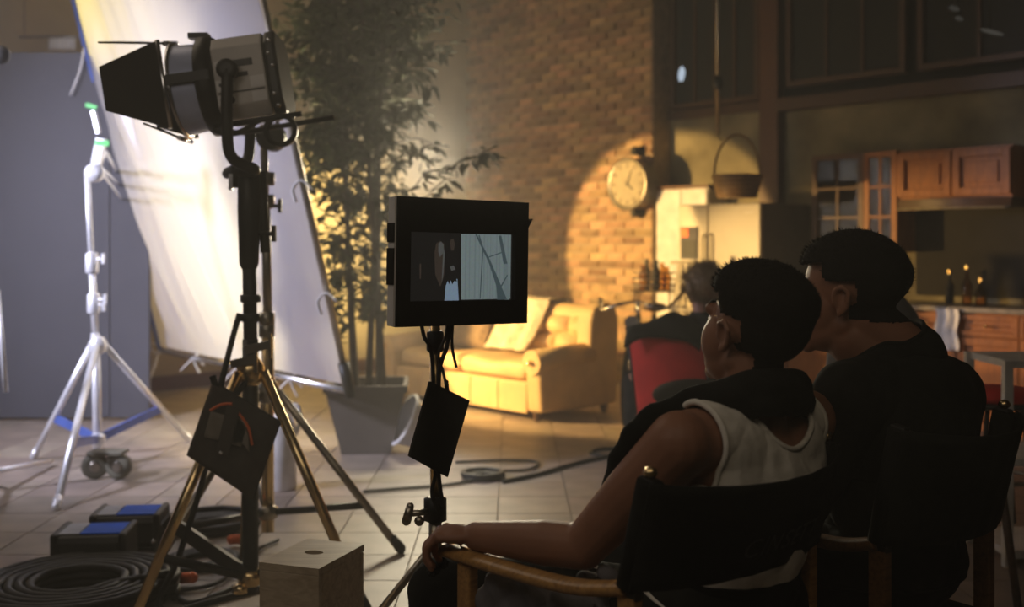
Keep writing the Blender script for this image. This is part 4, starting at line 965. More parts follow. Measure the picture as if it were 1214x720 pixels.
# black pouch hung on the stand
r = thing('cable_pouch', 'black pouch with orange trim hanging on the lamp stand', 'pouch', PX(280, 500, 3.92))
PC = [PX(253, 452, 3.86), PX(333, 500, 3.90), PX(300, 592, 3.84), PX(222, 540, 3.80)]
def pouch(u, v, s):
    p = PC[0].lerp(PC[1], u).lerp(PC[3].lerp(PC[2], u), v); a, b_ = 2 * u - 1, 2 * v - 1
    h = max(0, (1 - a ** 4) * (1 - b_ ** 4)) ** .5
    return p + V((-.2, -1, .1)).normalized() * s * (.006 + .045 * h + .008 * math.sin(7 * u + 4 * v) * h)
q = MB(); q.grid(lambda u, v: pouch(u, v, 1), 22, 22); q.grid(lambda u, v: pouch(1 - u, v, 1 if False else -1), 22, 22)
q.build('bag_body', M_['nylon'], r)
def onp(px, py, d=.066): return PX(px, py, 3.85 - d)
q = MB(); q.tube(spline([onp(249, 487), onp(262, 480), onp(275, 479, .07)], 5), .005, 8); q.build('orange_trim', M_['orange'], r)
q = MB(); q.tube(spline([onp(281, 488, .07), onp(294, 506, .066), onp(299, 528, .055)], 5), .005, 8); q.build('orange_trim', M_['orange'], r)
q = MB(); q.grid(lambda u, v: onp(250 + 44 * u - 8 * v, 488 + 12 * u + 30 * v, .064), 8, 6); q.build('mesh_pocket', M_['pocket'], r, solid=.006)
q = MB(); q.grid(lambda u, v: onp(277 + 18 * u, 492 + 26 * u * u + 36 * v * (1 - .5 * u), .064), 8, 6); q.build('mesh_pocket', M_['pocket'], r, solid=.006)
q = MB(); q.bar(onp(277, 482, .078), onp(263, 540, .075), .045, .01, (0, -1, 0)); q.build('strap', M_['nylon'], r)
q = MB(); q.ell(onp(262, 537, .085), .008, seg=10, rings=6); q.build('snap', M_['chrome'], r)
q = MB(); q.tube(spline([PX(252, 446, 3.86), PX(258, 460, 3.86), PX(275, 470, 3.92), PX(290, 455, 4.0)], 5), .012, 8); q.build('hanging_strap', M_['blackmatte'], r)

# ------------------------------------------------------------------ floor gear on the left
def ballast(px, py, label):
    p = F(px, py); r = thing('ballast_box', label, 'ballast', p, math.radians(6), 'ballast boxes on the floor')
    L, D, H = .29, .22, .145
    q = MB(); q.box((0, D / 2, H / 2 + .012), (L, D, H)); q.build('case', M_['black'], r, local=True, bevel=.03)
    for s in (-1, 1):
        q = MB(); q.box((s * (L / 2 - .012), D / 2, H / 2 + .014), (.03, D + .012, H + .014)); q.build('bumper', M_['rubber'], r, local=True, bevel=.012)
    q = MB(); q.box((.045, D / 2, H + .0135), (.165, D - .05, .006)); q.build('blue_panel', M_['blue'], r, local=True)
    q = MB(); q.box((-.082, D / 2, H + .0135), (.08, D - .05, .006)); q.build('grey_panel', M_['greylabel'], r, local=True)
    q = MB(); q.ell((L / 2 - .02, -.008, .05), .012, seg=10, rings=6); q.build('socket', M_['chrome'], r, local=True)
    for sx in (-.12, .12):
        for sy in (.05, D - .05):
            q = MB(); q.lathe([(.015, 0), (.012, .02)], Matrix.Translation((sx, sy, 0)), 8); q.build('foot', M_['rubber'], r, local=True)
ballast(104, 682, 'black ballast box with blue top, nearer of the two')
ballast(147, 656, 'black ballast box with blue top, standing behind the other')
def coil(c, r0, turns, rt, name, label, m, flat=.62, zl=3, seed=1, tail=None):
    rg = random.Random(seed); P = []
    n = turns * 24
    for i in range(n + 1):
        a = 2 * math.pi * i / 24; k = i / 24
        rr = r0 * (1 - .10 * (k % 6)) + rg.uniform(-.006, .006)
        P.append(V((c.x + rr * math.cos(a), c.y + rr * math.sin(a) , rt + rt * 1.7 * int(k // 6) + .004)))
    if tail: P += spline([P[-1]] + tail, 6)[1:]
    q = MB(); q.tube(P, rt, 8); return tag(q.build(name, M_[m]), label, 'cable')
cc = F(92, 712); coil(cc + V((0, -.02, 0)), .36, 18, .017, 'cable_coil', 'thick black cable coil lying before the ballast boxes', 'rubber', seed=2)
c2 = F(250, 625); coil(c2, .22, 7, .013, 'cable_coil', 'black cable coil behind the lamp stand feet', 'rubber', seed=3)
c3 = F(238, 668); coil(c3, .16, 5, .011, 'cable_coil', 'small loose black coil under the lamp stand brace', 'rubber', seed=4)
q = MB()
for px, py in ((283, 640), (218, 686)): 
    p = F(px, py, .03); q.cap(p + V((-.03, 0, 0)), p + V((.03, .01, 0)), .022, .022, 10)
    tag(q.build('cable_plug', M_['orange']), 'orange plug lying among the black coils, ' + ('behind' if py < 660 else 'before') + ' the stand brace', 'plug'); q = MB()
def cable(pts, rt, label, name='floor_cable', m='rubber'):
    q = MB(); q.tube(spline(pts, 8), rt, 8); return tag(q.build(name, M_[m]), label, 'cable')
z_ = .012
cable([F(40, 690, z_), F(0, 700, z_), F(-30, 720, z_)], .014, 'black cable leaving the thick coil toward the edge')
cable([F(200, 690, z_), F(225, 715, z_), F(290, 692, z_), F(330, 684, z_), F(360, 676, z_)], .010, 'black cable snaking from the small coil behind the apple box')
cable([F(180, 735, z_), F(240, 716, z_), F(300, 700, z_), F(330, 690, z_)], .012, 'thick black cable crossing the floor nearest the apple box')
cable([F(215, 700, z_), F(260, 690, z_), F(300, 655, z_), F(330, 640, z_)], .008, 'thin black cable running under the lamp stand brace')
# mid-floor cable
c4 = F(572, 567); coil(c4, .12, 8, .010, 'cable_coil', 'dark cable coil on the open floor before the sofa', 'rubber', seed=5)
cable([F(430, 583, z_), F(480, 579, z_), F(530, 575, z_), F(560, 570, z_)], .009, 'thin dark cable running over the floor to the open-floor coil')
cable([F(596, 571, z_), F(640, 562, z_), F(680, 550, z_), F(728, 539, z_), F(738, 533, z_), F(715, 532, z_), F(700, 537, z_), F(722, 541, z_), F(745, 540, z_), F(790, 555, z_)], .012, 'black cable looping from the open-floor coil toward the seated men')
cable([F(540, 548, z_), F(600, 546, z_), F(637, 548, z_), F(625, 557, z_), F(585, 558, z_), F(555, 556, z_)], .009, 'dark cable loop lying just behind the open-floor coil')
# apple box
def apple():
    z = .5; A = F(309, 667, z); Bp = F(378, 675, z); C = F(434, 647, z)
    r = thing('apple_box', 'pale wooden apple box with oval hand hole standing on end', 'box', V((Bp.x, Bp.y, 0)))
    ex = (A - Bp); ey = (C - Bp); ex.z = ey.z = 0
    Lx = .178; ex = ex.normalized(); ey = (ey - ex * ey.dot(ex)).normalized(); Ly = .245
    M = lh_mat(Bp - V((0, 0, .5)) + V((0, 0, .001)), ex, ey)
    # sides
    for nm, c, s in (('side_board', (Lx / 2, .009, .24), (Lx, .018, .48)), ('side_board', (Lx / 2, Ly - .009, .24), (Lx, .018, .48)), ('side_board', (.009, Ly / 2, .24), (.018, Ly - .037, .48)), ('side_board', (Lx - .009, Ly / 2, .24), (.018, Ly - .037, .48))):
        q = MB(); q.box(c, s, M); q.build(nm, M_['apple'], r, bevel=.003)
    # top board with an oval hole
    q = MB(); n = 32; oc = (Lx * .50, Ly * .52); ra, rb_ = .027, .019
    ins, outs = [], []
    angs = sorted([2 * math.pi * k / 32 for k in range(32)] + [math.atan2(cy - oc[1], cx - oc[0]) % (2 * math.pi) for cx in (0, Lx) for cy in (0, Ly)]); n = len(angs)
    for a in angs:
        c, s = math.cos(a), math.sin(a)
        ins.append((oc[0] + ra * c, oc[1] + rb_ * s))
        tx = min((Lx - oc[0]) / c if c > 1e-6 else (-oc[0] / c if c < -1e-6 else 9), (Ly - oc[1]) / s if s > 1e-6 else (-oc[1] / s if s < -1e-6 else 9))
        outs.append((oc[0] + c * tx, oc[1] + s * tx))
    vs = [(x, y, .4995) for x, y in ins] + [(x, y, .4995) for x, y in outs] + [(x, y, .481) for x, y in ins] + [(x, y, .481) for x, y in outs]
    fs = []
    for k in range(n):
        j = (k + 1) % n
        fs += [(k, n + k, n + j, j), (2 * n + j, 3 * n + j, 3 * n + k, 2 * n + k), (k, j, 2 * n + j, 2 * n + k), (n + j, n + k, 3 * n + k, 3 * n + j)]
    q.add(vs, fs, False, M); 
    q.add([(0, 0, .4995), (Lx, 0, .4995), (Lx, Ly, .4995), (0, Ly, .4995)], [], False, M)
    q.build('top_board', M_['apple'], r)
    q = MB(); q.box((Lx / 2, Ly / 2, .02), (Lx - .04, Ly - .04, .016), M); q.build('bottom_board', M_['apple'], r)
    q = MB(); q.box((Lx / 2, Ly / 2, .40), (Lx - .04, Ly - .04, .01), M); q.build('inner_board', M_['blackmatte'], r)
apple()

# ------------------------------------------------------------------ monitor on its stand
mc = PX(548, 311, 2.96)
mx = V((.80, .60, 0)).normalized(); mn = V((.60, -.80, 0)).normalized()
r = thing('monitor', 'black-boxed video monitor on a stand showing a pale branch picture', 'monitor', mc)
MM = frame_mat(mc, mx, -mn) @ Matrix.Rotation(math.radians(1.0), 4, 'Y')     # local x along width, y away from the viewers, z up
W_, H_ = .425, .338
q = MB()
q.box((0, .02, 0), (W_, .034, H_), MM); q.build('case', M_['blackmatte'], r, bevel=.008)
sx0, sx1, sz0, sz1 = -.172, .168, -.103, .078
fr_ = MB(); fr_.box((0, -.006, (H_ / 2 + sz1) / 2), (W_, .02, H_ / 2 - sz1), MM); fr_.box((0, -.006, (-H_ / 2 + sz0) / 2), (W_, .02, H_ / 2 + sz0), MM)
fr_.box(((-W_ / 2 + sx0) / 2, -.006, (sz0 + sz1) / 2), (W_ / 2 + sx0, .02, sz1 - sz0), MM); fr_.box(((W_ / 2 + sx1) / 2, -.006, (sz0 + sz1) / 2), (W_ / 2 - sx1, .02, sz1 - sz0), MM)
fr_.build('hood_frame', M_['blackmatte'], r)
q = MB(); q.box((-W_ / 2 - .004, .005, 0), (.006, .030, H_ - .004), MM); sd = q.build('side_panel', M_['white'], r)
for z0, z1 in ((.05, .10), (-.06, .035)):
    q = MB(); q.box((-W_ / 2 - .0085, .005, (z0 + z1) / 2), (.004, .032, z1 - z0), MM); q.build('tape_band', M_['blackmatte'], sd)
q = MB(); q.prism([(W_ / 2, .10), (W_ / 2 + .035, .125), (W_ / 2 + .012, .085), (W_ / 2, .07)], .03, MM @ Matrix(((1, 0, 0, 0), (0, 0, 1, .01), (0, 1, 0, 0), (0, 0, 0, 1)))); q.build('hood_flap', M_['blackmatte'], r)
# picture: one flat emissive screen made of faces
E = [emis('screen_dark', (.020, .018, .016), .5), emis('screen_pale', (.40, .50, .50), .37), emis('screen_streak', (.33, .42, .43), .37), emis('screen_line', (.10, .14, .15), .5), emis('screen_grey', (.20, .20, .19), .35), emis('screen_blue', (.38, .52, .68), .42), emis('screen_brown', (.06, .045, .035), .6)]
q = MB()
def sp(u, v, l): return MM @ V((sx0 + (sx1 - sx0) * u, -.0005 - .0004 * l, sz1 + (sz0 - sz1) * v))
def spoly(pts, m, l): q.cur = m; q.add([sp(u, v, l) for u, v in pts], [list(range(len(pts)))])
def sline(a, b, w0, w1, m, l):
    d = V((b[0] - a[0], b[1] - a[1])); n_ = V((-d.y, d.x)).normalized()
    spoly([(a[0] + n_.x * w0, a[1] + n_.y * w0), (b[0] + n_.x * w1, b[1] + n_.y * w1), (b[0] - n_.x * w1, b[1] - n_.y * w1), (a[0] - n_.x * w0, a[1] - n_.y * w0)], m, l)
spoly([(0, 0), (1, 0), (1, 1), (0, 1)], 0, 0)
spoly([(.49, .01), (.985, 0), (.985, .985), (.50, .99)], 1, 1)
for u, w_ in ((.53, .012), (.57, .008), (.62, .015), (.665, .006), (.71, .012), (.745, .005), (.775, .008), (.80, .005), (.835, .010), (.87, .006), (.91, .012), (.95, .008)): spoly([(u, .01), (u + w_, .01), (u + w_, .98), (u, .98)], 2, 2)
sline((.63, 0), (.77, .42), .008, .013, 3, 3); sline((.77, .42), (.88, .85), .012, .026, 3, 3); sline((.86, .78), (.90, 1.0), .022, .05, 3, 4); sline((.74, .36), (.90, .27), .007, .007, 3, 4)
sline((.87, .02), (.93, .45), .014, .02, 3, 3); sline((.93, .45), (.95, 1.0), .02, .026, 2, 3); sline((.95, .62), (.885, .80), .006, .008, 3, 5); sline((.70, .25), (.68, .98), .006, .005, 3, 4); sline((.66, .02), (.71, .28), .006, .01, 3, 5)
spoly([(.35, .78), (.38, .66), (.46, .68), (.475, 1.0), (.34, 1.0)], 5, 2)
spoly([(.36, .68), (.38, .60), (.44, .60), (.455, .72), (.43, .71), (.41, .76), (.395, .70), (.38, .76)], 0, 3)
spoly([(.255, .16), (.29, .12), (.33, .16), (.335, .62), (.30, .80), (.25, .62), (.24, .30)], 6, 2); spoly([(.275, .16), (.30, .13), (.325, .18), (.32, .30), (.29, .36), (.275, .28)], 4, 3)
spoly([(.32, .20), (.335, .30), (.325, .60), (.31, .75)], 4, 4); spoly([(.39, .10), (.415, .08), (.43, .16), (.42, .26), (.395, .26), (.385, .16)], 6, 3); spoly([(.385, .50), (.42, .48), (.44, .54), (.40, .56)], 4, 4)
spoly([(.105, .46), (.12, .46), (.12, .68), (.108, .68)], 6, 2)
q.build('screen', E, r)
# stand pole
sp0 = PX(515, 385, 3.02); base = V((sp0.x, sp0.y, 0))
r = thing('monitor_stand', 'slim steel stand with black sleeve carrying the monitor', 'stand', base)
q = MB(); q.tube([sp0 + V((0, .03, .03)), V((sp0.x, sp0.y + .03, .52))], .014, 12); q.build('upper_pole', M_['brass'], r)
q = MB(); q.tube([V((sp0.x, sp0.y + .03, .62)), V((sp0.x, sp0.y + .03, .08))], .018, 12); q.build('lower_pole', M_['steel'], r)
q = MB(); q.lathe([(.018, -.03), (.024, -.025), (.024, .025), (.018, .03)], Matrix.Translation((sp0.x, sp0.y + .03, 1.06)), 12); q.build('sleeve', M_['black'], r)
kp = PX(517, 606, 3.03)
q = MB(); q.lathe([(.02, -.035), (.032, -.03), (.032, .03), (.02, .035)], Matrix.Translation(V((sp0.x, sp0.y + .03, kp.z))), 14); q.build('lock_collar', M_['black'], r)
q = MB(); p0 = V((sp0.x - .02, sp0.y, kp.z)); q.tube([p0, p0 + V((-.04, -.02, .0))], .009, 8); q.cap(p0 + V((-.045, -.02, .02)), p0 + V((-.055, -.02, -.02)), .011, .013, 10); q.ell(p0 + V((-.02, -.02, -.02)), .014, seg=10, rings=6); q.build('tightening_knob', M_['steel'], r)
for k in range(3):
    a = .5 + k * 2 * math.pi / 3; e = V((sp0.x + .42 * math.cos(a), sp0.y + .03 + .42 * math.sin(a), .012))
    q = MB(); q.tube([V((sp0.x, sp0.y + .03, .50)), e], .012, 8); q.build('leg', M_['steel'], r)
    q = MB(); q.bar(V((sp0.x, sp0.y + .03, .12)), V((sp0.x, sp0.y + .03, .50)).lerp(e, .6), .02, .008); q.build('brace', M_['steel'], r)
def hang(pts, rt, label): return cable(pts, rt, label, 'signal_cable')
hang([PX(499, 380, 2.98), PX(503, 400, 2.95), PX(511, 416, 2.96), PX(514, 460, 2.97), PX(511, 520, 2.97), PX(516, 560, 2.97), PX(512, 585, 2.97), PX(520, 607, 2.99)], .0055, 'black cable winding down the monitor pole')
hang([PX(534, 378, 3.0), PX(530, 410, 2.98), PX(521, 440, 2.97), PX(520, 500, 2.975), PX(520, 560, 2.97), PX(525, 600, 2.99)], .006, 'black cable falling straight behind the monitor pole')
hang([PX(537, 380, 3.0), PX(536, 410, 2.98), PX(541, 436, 2.97)], .004, 'short loose black cable end below the monitor')
hang([PX(530, 382, 3.0), PX(528, 400, 2.97), PX(520, 420, 2.95), PX(525, 440, 2.95), PX(529, 457, 2.93)], .004, 'black cord that the hanging card swings from')
# hanging black card
r = thing('hanging_card', 'black card hanging askew from the monitor stand', 'card', PX(522, 508, 2.93))
cpts = [PX(509, 452, 2.93), PX(556, 475, 2.99), PX(530, 566, 2.95), PX(484, 541, 2.89)]
nn = (cpts[1] - cpts[0]).cross(cpts[3] - cpts[0]).normalized() * .006
q = MB(); q.add([p - nn for p in cpts] + [p + nn for p in cpts], [(0, 1, 2, 3), (7, 6, 5, 4), (4, 5, 1, 0), (5, 6, 2, 1), (6, 7, 3, 2), (7, 4, 0, 3)]); q.build('card', M_['blackmatte'], r, bevel=.002)
q = MB(); q.tube([PX(529, 452, 2.935), PX(530, 464, 2.95)], .006, 8); q.build('clip', M_['black'], r)
# ------------------------------------------------------------------ director's chairs
def chair(name, label,  LB, f, width, depth, zb, zf, top, text=None, lean=.05, fin=(0, 1), WD='armwood'):
    """LB: foot of the back post on the near side; f: facing"""
    f = V((f[0], f[1], 0)).normalized(); rt = V((f.y, -f.x, 0)); LB = V((LB[0], LB[1], 0))
    root = thing(name, label, 'chair', LB + rt * width / 2 + f * depth / 2, math.atan2(-f.x, f.y))
    def P(x, y, z): return LB + rt * x + f * y + V((0, 0, z))
    for k, x in enumerate((0, width)):
        q = MB(); q.bar(P(x, -.04, .02), P(x, depth + .03, .02), .028, .035); q.build('runner', M_[WD], root, bevel=.004)
        q = MB(); q.bar(P(x, 0, .035), P(x, 0, zb - .01), .026, .042, f); q.build('back_leg', M_[WD], root, bevel=.004)
        q = MB(); q.bar(P(x, depth, .035), P(x, depth, zf - .015), .026, .042, f); q.build('front_leg', M_[WD], root, bevel=.004)
        pth = spline([P(x, .0, zb + .003), P(x, depth * .3, zb * .62 + zf * .38 - .012), P(x, depth * .7, zb * .25 + zf * .75 - .008), P(x, depth + .07, zf)], 6)
        q = MB(); q.tube(pth, [.027] * len(pth), 12, True, .55); q.build('armrest', M_[WD], root)
        q = MB(); q.bar(P(x, 0, zb - .03), P(x, -lean, top - .012), .024, .036, f); up = q.build('back_post', M_['black'], root, bevel=.004)
        if k not in fin: continue
        q = MB(); q.lathe([(.006, 0), (.012, .004), (.014, .010), (.010, .018), (.002, .021)], Matrix.Translation(P(x, -lean, top - .013)), 14); tag(q.build('finial', M_['brass'], up), 'small brass finial')
    for y in (.05, depth - .05):
        for s in (0, 1):
            q = MB(); q.bar(P(.015 if s else width - .015, y + .012 * s, .05), P(width - .02 if s else .02, y + .012 * s, .44), .02, .034, f); q.build('cross_leg', M_[WD], root, bevel=.003)
    for x in (.03, width - .03):
        q = MB(); q.bar(P(x, .0, .455), P(x, depth, .455), .03, .03); q.build('seat_rail', M_[WD], root, bevel=.004)
    q = MB(); q.grid(lambda u, v: P(.02 + (width - .04) * u, .01 + (depth - .02) * v, .475 - .025 * math.sin(math.pi * u)), 16, 10); q.build('seat_canvas', M_['blackmatte'], root, solid=.004)
    z0 = zb + .005; hgt = top - .018 - z0
    def bc(u, v, off=0):
        sag = 1 - (2 * u - 1) ** 2
        y = -lean * v - .075 * sag ** .8 - .02 * v * sag
        z = z0 + hgt * v - .018 * sag * (1.4 * v - .4) - .012 * sag * (1 - v)
        e = math.sin(u * 40) * .0015
        return P(-.022 + (width + .044) * u, y - off - .018 + e, z)
    q = MB(); q.grid(bc, 30, 10); bk = q.build('back_canvas', M_['blackmatte'], root, solid=.005)
    for u0, u1 in ((0, .09), (.91, 1)):   # sleeves wrapped round the posts
        x = 0 if u0 == 0 else width
        q = MB(); q.tube([P(x, -.0, z0), P(x, -lean, top - .02)], .026, 12); q.build('canvas_sleeve', M_['blackmatte'], bk)
    if text:
        cu = bpy.data.curves.new('lettering', 'FONT'); cu.body = text; cu.size = .068; cu.shear = .25; cu.space_character = 1.15; cu.fill_mode = 'FRONT'
        tmp = bpy.data.objects.new('tmp_text', cu); col.objects.link(tmp)
        dg = bpy.context.evaluated_depsgraph_get(); dg.update(); me = bpy.data.meshes.new_from_object(tmp.evaluated_get(dg))
        xs = [v.co.x for v in me.vertices]; x0_, x1_ = min(xs), max(xs)
        bm = bmesh.new(); bm.from_mesh(me); bmesh.ops.subdivide_edges(bm, edges=[e for e in bm.edges if e.calc_length() > .012], cuts=3); bm.to_mesh(me); bm.free()
        inv = rootmat(root).inverted()
        for v in me.vertices:
            u = .36 + (v.co.x - x0_) / (x1_ - x0_) * .42; w = .22 + v.co.y / .068 * .28
            v.co = inv @ bc(u, w, .0045)
        me.materials.clear(); me.materials.append(M_['ink']); bpy.data.objects.remove(tmp)
        o = bpy.data.objects.new('lettering', me); col.objects.link(o); o.parent = bk
    return root, P
chair1, P1 = chair('director_chair', 'director chair with black lettered canvas back under the man in white', (.215, 2.0), (-.66, .75), .56, .47, .70, .66, .925, 'CINSETT')
chair2, P2 = chair('director_chair', 'wooden director chair under the man dressed all in black', (.785, 2.34), (-.6, .8), .41, .33, .69, .665, .962, fin=(1,), WD='chairwood')

# ------------------------------------------------------------------ people
import numpy as np
def remesh(mb, voxel, smooth_it=4):
    me = mb.mesh('tmp', M_['skin']); o = bpy.data.objects.new('tmp', me); col.objects.link(o)
    m = o.modifiers.new('r', 'REMESH'); m.mode = 'VOXEL'; m.voxel_size = voxel
    s = o.modifiers.new('s', 'SMOOTH'); s.factor = .5; s.iterations = smooth_it
    dg = bpy.context.evaluated_depsgraph_get(); dg.update()
    out = bpy.data.meshes.new_from_object(o.evaluated_get(dg))
    bpy.data.objects.remove(o); bpy.data.meshes.remove(me)
    return out
def arr(me):
    n = len(me.vertices); co = np.empty(n * 3, 'f4'); me.vertices.foreach_get('co', co)
    no = np.empty(n * 3, 'f4'); me.vertices.foreach_get('normal', no)
    return co.reshape(-1, 3), no.reshape(-1, 3), [tuple(p.vertices) for p in me.polygons]
def shell(me, keep, offset, name, m, root, solid=.003, bind=None, wr=0.0):
    """clothing cut from the body surface: faces whose corners are all kept, pushed out along the normals, rims smoothed"""
    co, no, fs = arr(me)
    k = keep(co)
    sel = [f for f in fs if all(k[i] for i in f)]
    used = sorted({i for f in sel for i in f}); mp = {a: b for b, a in enumerate(used)}
    pts = co[used] + no[used] * offset
    if wr:
        for i in range(len(pts)):
            p = pts[i]; pts[i] += no[used[i]] * (wr * (mnoise.noise(V((p[0] * 9, p[1] * 9, p[2] * 14))) + .5 * mnoise.noise(V((p[0] * 25, p[1] * 25, p[2] * 20)))))
    sel = [[mp[i] for i in f] for f in sel]
    cnt = {}
    for f in sel:
        for a, b in zip(f, f[1:] + f[:1]): cnt[(min(a, b), max(a, b))] = cnt.get((min(a, b), max(a, b)), 0) + 1
    nb = {}
    for (a, b), c in cnt.items():
        if c == 1: nb.setdefault(a, []).append(b); nb.setdefault(b, []).append(a)
    bv = [v for v in nb if len(nb[v]) == 2]
    for _ in range(14):
        new = {v: (pts[nb[v][0]] + pts[nb[v][1]]) * .25 + pts[v] * .5 for v in bv}
        for v, p in new.items(): pts[v] = p
    mm = bpy.data.meshes.new(name); mm.from_pydata([tuple(map(float, p)) for p in pts], [], sel)
    mm.polygons.foreach_set('use_smooth', [True] * len(sel)); mm.materials.append(m); mm.update()
    o = bpy.data.objects.new(name, mm); col.objects.link(o); o.parent = root
    md = o.modifiers.new('solid', 'SOLIDIFY'); md.thickness = solid; md.offset = 0
    if bind:
        seen = set()
        for st in bv:
            if st in seen: continue
            loop = [st]; seen.add(st); cur = st; prev = None
            while True:
                nx = [q for q in nb[cur] if q != prev and q not in seen and len(nb[q]) == 2]
                if not nx: break
                prev, cur = cur, nx[0]; seen.add(cur); loop.append(cur)
            if len(loop) > 40:
                P = [V(map(float, pts[i])) for i in loop[::2]]; P.append(P[0].copy())
                q = MB(); q.tube(P, bind, 6, False); q.build('binding', m, o, local=True)
    return o
def segd(co, a, b):
    a = np.array(a, 'f4'); b = np.array(b, 'f4'); d = b - a; t = np.clip(((co - a) @ d) / max(float(d @ d), 1e-9), 0, 1)
    return np.linalg.norm(co - (a + t[:, None] * d), axis=1)
def head_shapes(mb, c, fwd, s, up=(0, 0, 1)):
    """head around centre c, looking along fwd; returns its matrix"""
    fwd = V(fwd).normalized(); x = fwd.cross(V(up)).normalized(); z = x.cross(fwd)
    R = Matrix((x, fwd, z)).transposed(); M = R.to_4x4(); M.translation = V(c)
    def E(p, r, rot=None): mb.ell(M @ (V(p) * s), [q * s for q in r], rot=R @ rot if rot else R)
    def C(a, b, ra, rb): mb.cap(M @ (V(a) * s), M @ (V(b) * s), ra * s, rb * s, 12)
    E((0, -.015, .03), (.076, .098, .086)); E((0, .030, -.015), (.063, .070, .085)); E((0, .038, -.070), (.060, .056, .044)); E((0, .078, -.098), (.020, .018, .018))
    C((-.046, .0, -.055), (-.018, .075, -.098), .020, .015); C((.046, .0, -.055), (.018, .075, -.098), .020, .015)
    C((0, .093, .018), (0, .110, -.028), .009, .014); E((-.012, .104, -.032), (.010, .011, .009)); E((.012, .104, -.032), (.010, .011, .009))
    C((-.040, .080, .024), (-.008, .093, .022), .012, .011); C((.040, .080, .024), (.008, .093, .022), .012, .011)
    E((-.034, .046, -.030), (.034, .044, .052)); E((.034, .046, -.030), (.034, .044, .052))
    C((-.022, .090, -.060), (.022, .090, -.060), .009, .009); C((-.018, .089, -.071), (.018, .089, -.071), .010, .010); E((0, .098, -.065), (.012, .008, .010))
    for sx in (-1, 1):     # ears: bowl, rim and lobe
        def ep(x, y, z): return (sx * (.072 + (x - .072) * .85), -.004 + (y + .004) * .78, -.004 + (z + .004) * .80)
        E(ep(.076, -.004, -.008), (.008, .016, .024)); rim = [ep(*q) for q in ((.080, .016, -.012), (.088, .013, .020), (.094, -.008, .032), (.095, -.026, .014), (.088, -.020, -.018), (.080, -.004, -.036))]
        for a, b in zip(rim[:-1], rim[1:]): C(a, b, .0056, .0056)
        E(ep(.081, .002, -.036), (.006, .008, .009))
    return M
def hand_shapes(mb, wrist, d, side, s=1.0, curl=1.0, up=None):
    """palm and five fingers; d: wrist to knuckles, side: towards the thumb; fingers curl away from up"""
    d = V(d).normalized(); side = V(side); side = (side - d * side.dot(d)).normalized(); up = V(up) if up else side.cross(d); up = (up - d * up.dot(d)); up = (up - side * up.dot(side)).normalized()
    w = V(wrist)
    R = Matrix((side, d, up)).transposed()
    mb.ell(w + d * .045 * s, (.040 * s, .052 * s, .017 * s), rot=R); mb.ell(w + d * .068 * s, (.043 * s, .026 * s, .015 * s), rot=R); mb.ell(w + d * .03 * s + side * .022 * s - up * .006 * s, (.020 * s, .034 * s, .018 * s), rot=R)
    for k, (o, L, r) in enumerate(((.031, .92, .0095), (.011, 1.0, .0098), (-.010, .95, .0094), (-.030, .78, .0082))):
        p = w + d * (.088 - .006 * abs(k - 1)) * s + side * o * s
        mb.ell(p + up * .003 * s, .0105 * s, seg=10, rings=8)
        an = 0.0
        for L_, da, rr in ((.044, .62 * curl, r), (.028, .72 * curl, r * .93), (.022, .50 * curl, r * .86)):
            an += da; v = d * math.cos(an) - up * math.sin(an) + side * o * .6
            q = p + v.normalized() * L_ * L * s; mb.cap(p, q, rr * s, rr * .95 * s, 10); p = q
    p = w + d * .028 * s + side * .036 * s - up * .006 * s; v = (d * .65 + side * .62 - up * .35 * curl).normalized(); q = p + v * .040 * s; mb.cap(p, q, .0135 * s, .0115 * s, 10)
    v2 = (d * .85 + side * .10 - up * .75 * curl).normalized(); q2 = q + v2 * .032 * s; mb.cap(q, q2, .0112 * s, .009 * s, 10)
def hair_shell(me, M, s, keep, name, m, root, thick, nstr, seed, up_len=.012, quiff=0.0):
    """hair: cap cut from the head surface, thickened, plus short strands on it"""
    inv = M.inverted(); co, no, fs = arr(me)
    R3 = np.array(inv.to_3x3()); t3 = np.array(inv.translation)
    loc = (co @ R3.T + t3) / s
    k = keep(loc) & (np.linalg.norm(loc, axis=1) < .15)
    sel = [f for f in fs if all(k[i] for i in f)]
    used = sorted({i for f in sel for i in f}); mp = {a: b for b, a in enumerate(used)}
    l = loc[used]
    th = thick(l)[:, None] * s
    pts = co[used] + no[used] * th
    sel = [[mp[i] for i in f] for f in sel]
    q = MB(); q.v = [V(map(float, p)) for p in pts]; q.f = sel; q.sm = [True] * len(sel); q.mi = [0] * len(sel)
    h = q.build(name, m, root, local=True)
    md = h.modifiers.new('solid', 'SOLIDIFY'); md.thickness = .006; md.offset = -1
    rg = random.Random(seed); st = MB(); Mr = M.to_3x3()
    idx = [i for i in range(len(used)) if th[i, 0] > .010]
    for _ in range(nstr):
        i = rg.choice(idx); p = V(map(float, pts[i])); n = V(map(float, no[used[i]])); L = up_len * s * rg.uniform(.6, 1.5) * (1 + quiff * max(0, l[i, 1] * 12) * (1 if l[i, 2] > .05 else 0))
        d = (n + Mr @ V((rg.uniform(-.5, .5), rg.uniform(.1, .8), rg.uniform(-.1, .6)))).normalized()
        a = d.cross(V((rg.uniform(-1, 1), rg.uniform(-1, 1), rg.uniform(-1, 1)))).normalized() * .0012
        p = p - n * .004
        st.add([p - a, p + a, p + d * L * .6 + a * .6, p + d * L + n * .002, p + d * L * .6 - a * .6], [(0, 1, 2, 4), (4, 2, 3)])
    o = st.build('hair_strand', m, h, local=True); o['kind'] = 'stuff'
    return h
def limb(mb, pts, rad):
    for (a, b), (ra, rb) in zip(zip(pts[:-1], pts[1:]), zip(rad[:-1], rad[1:])): mb.cap(a, b, ra, rb, 16)
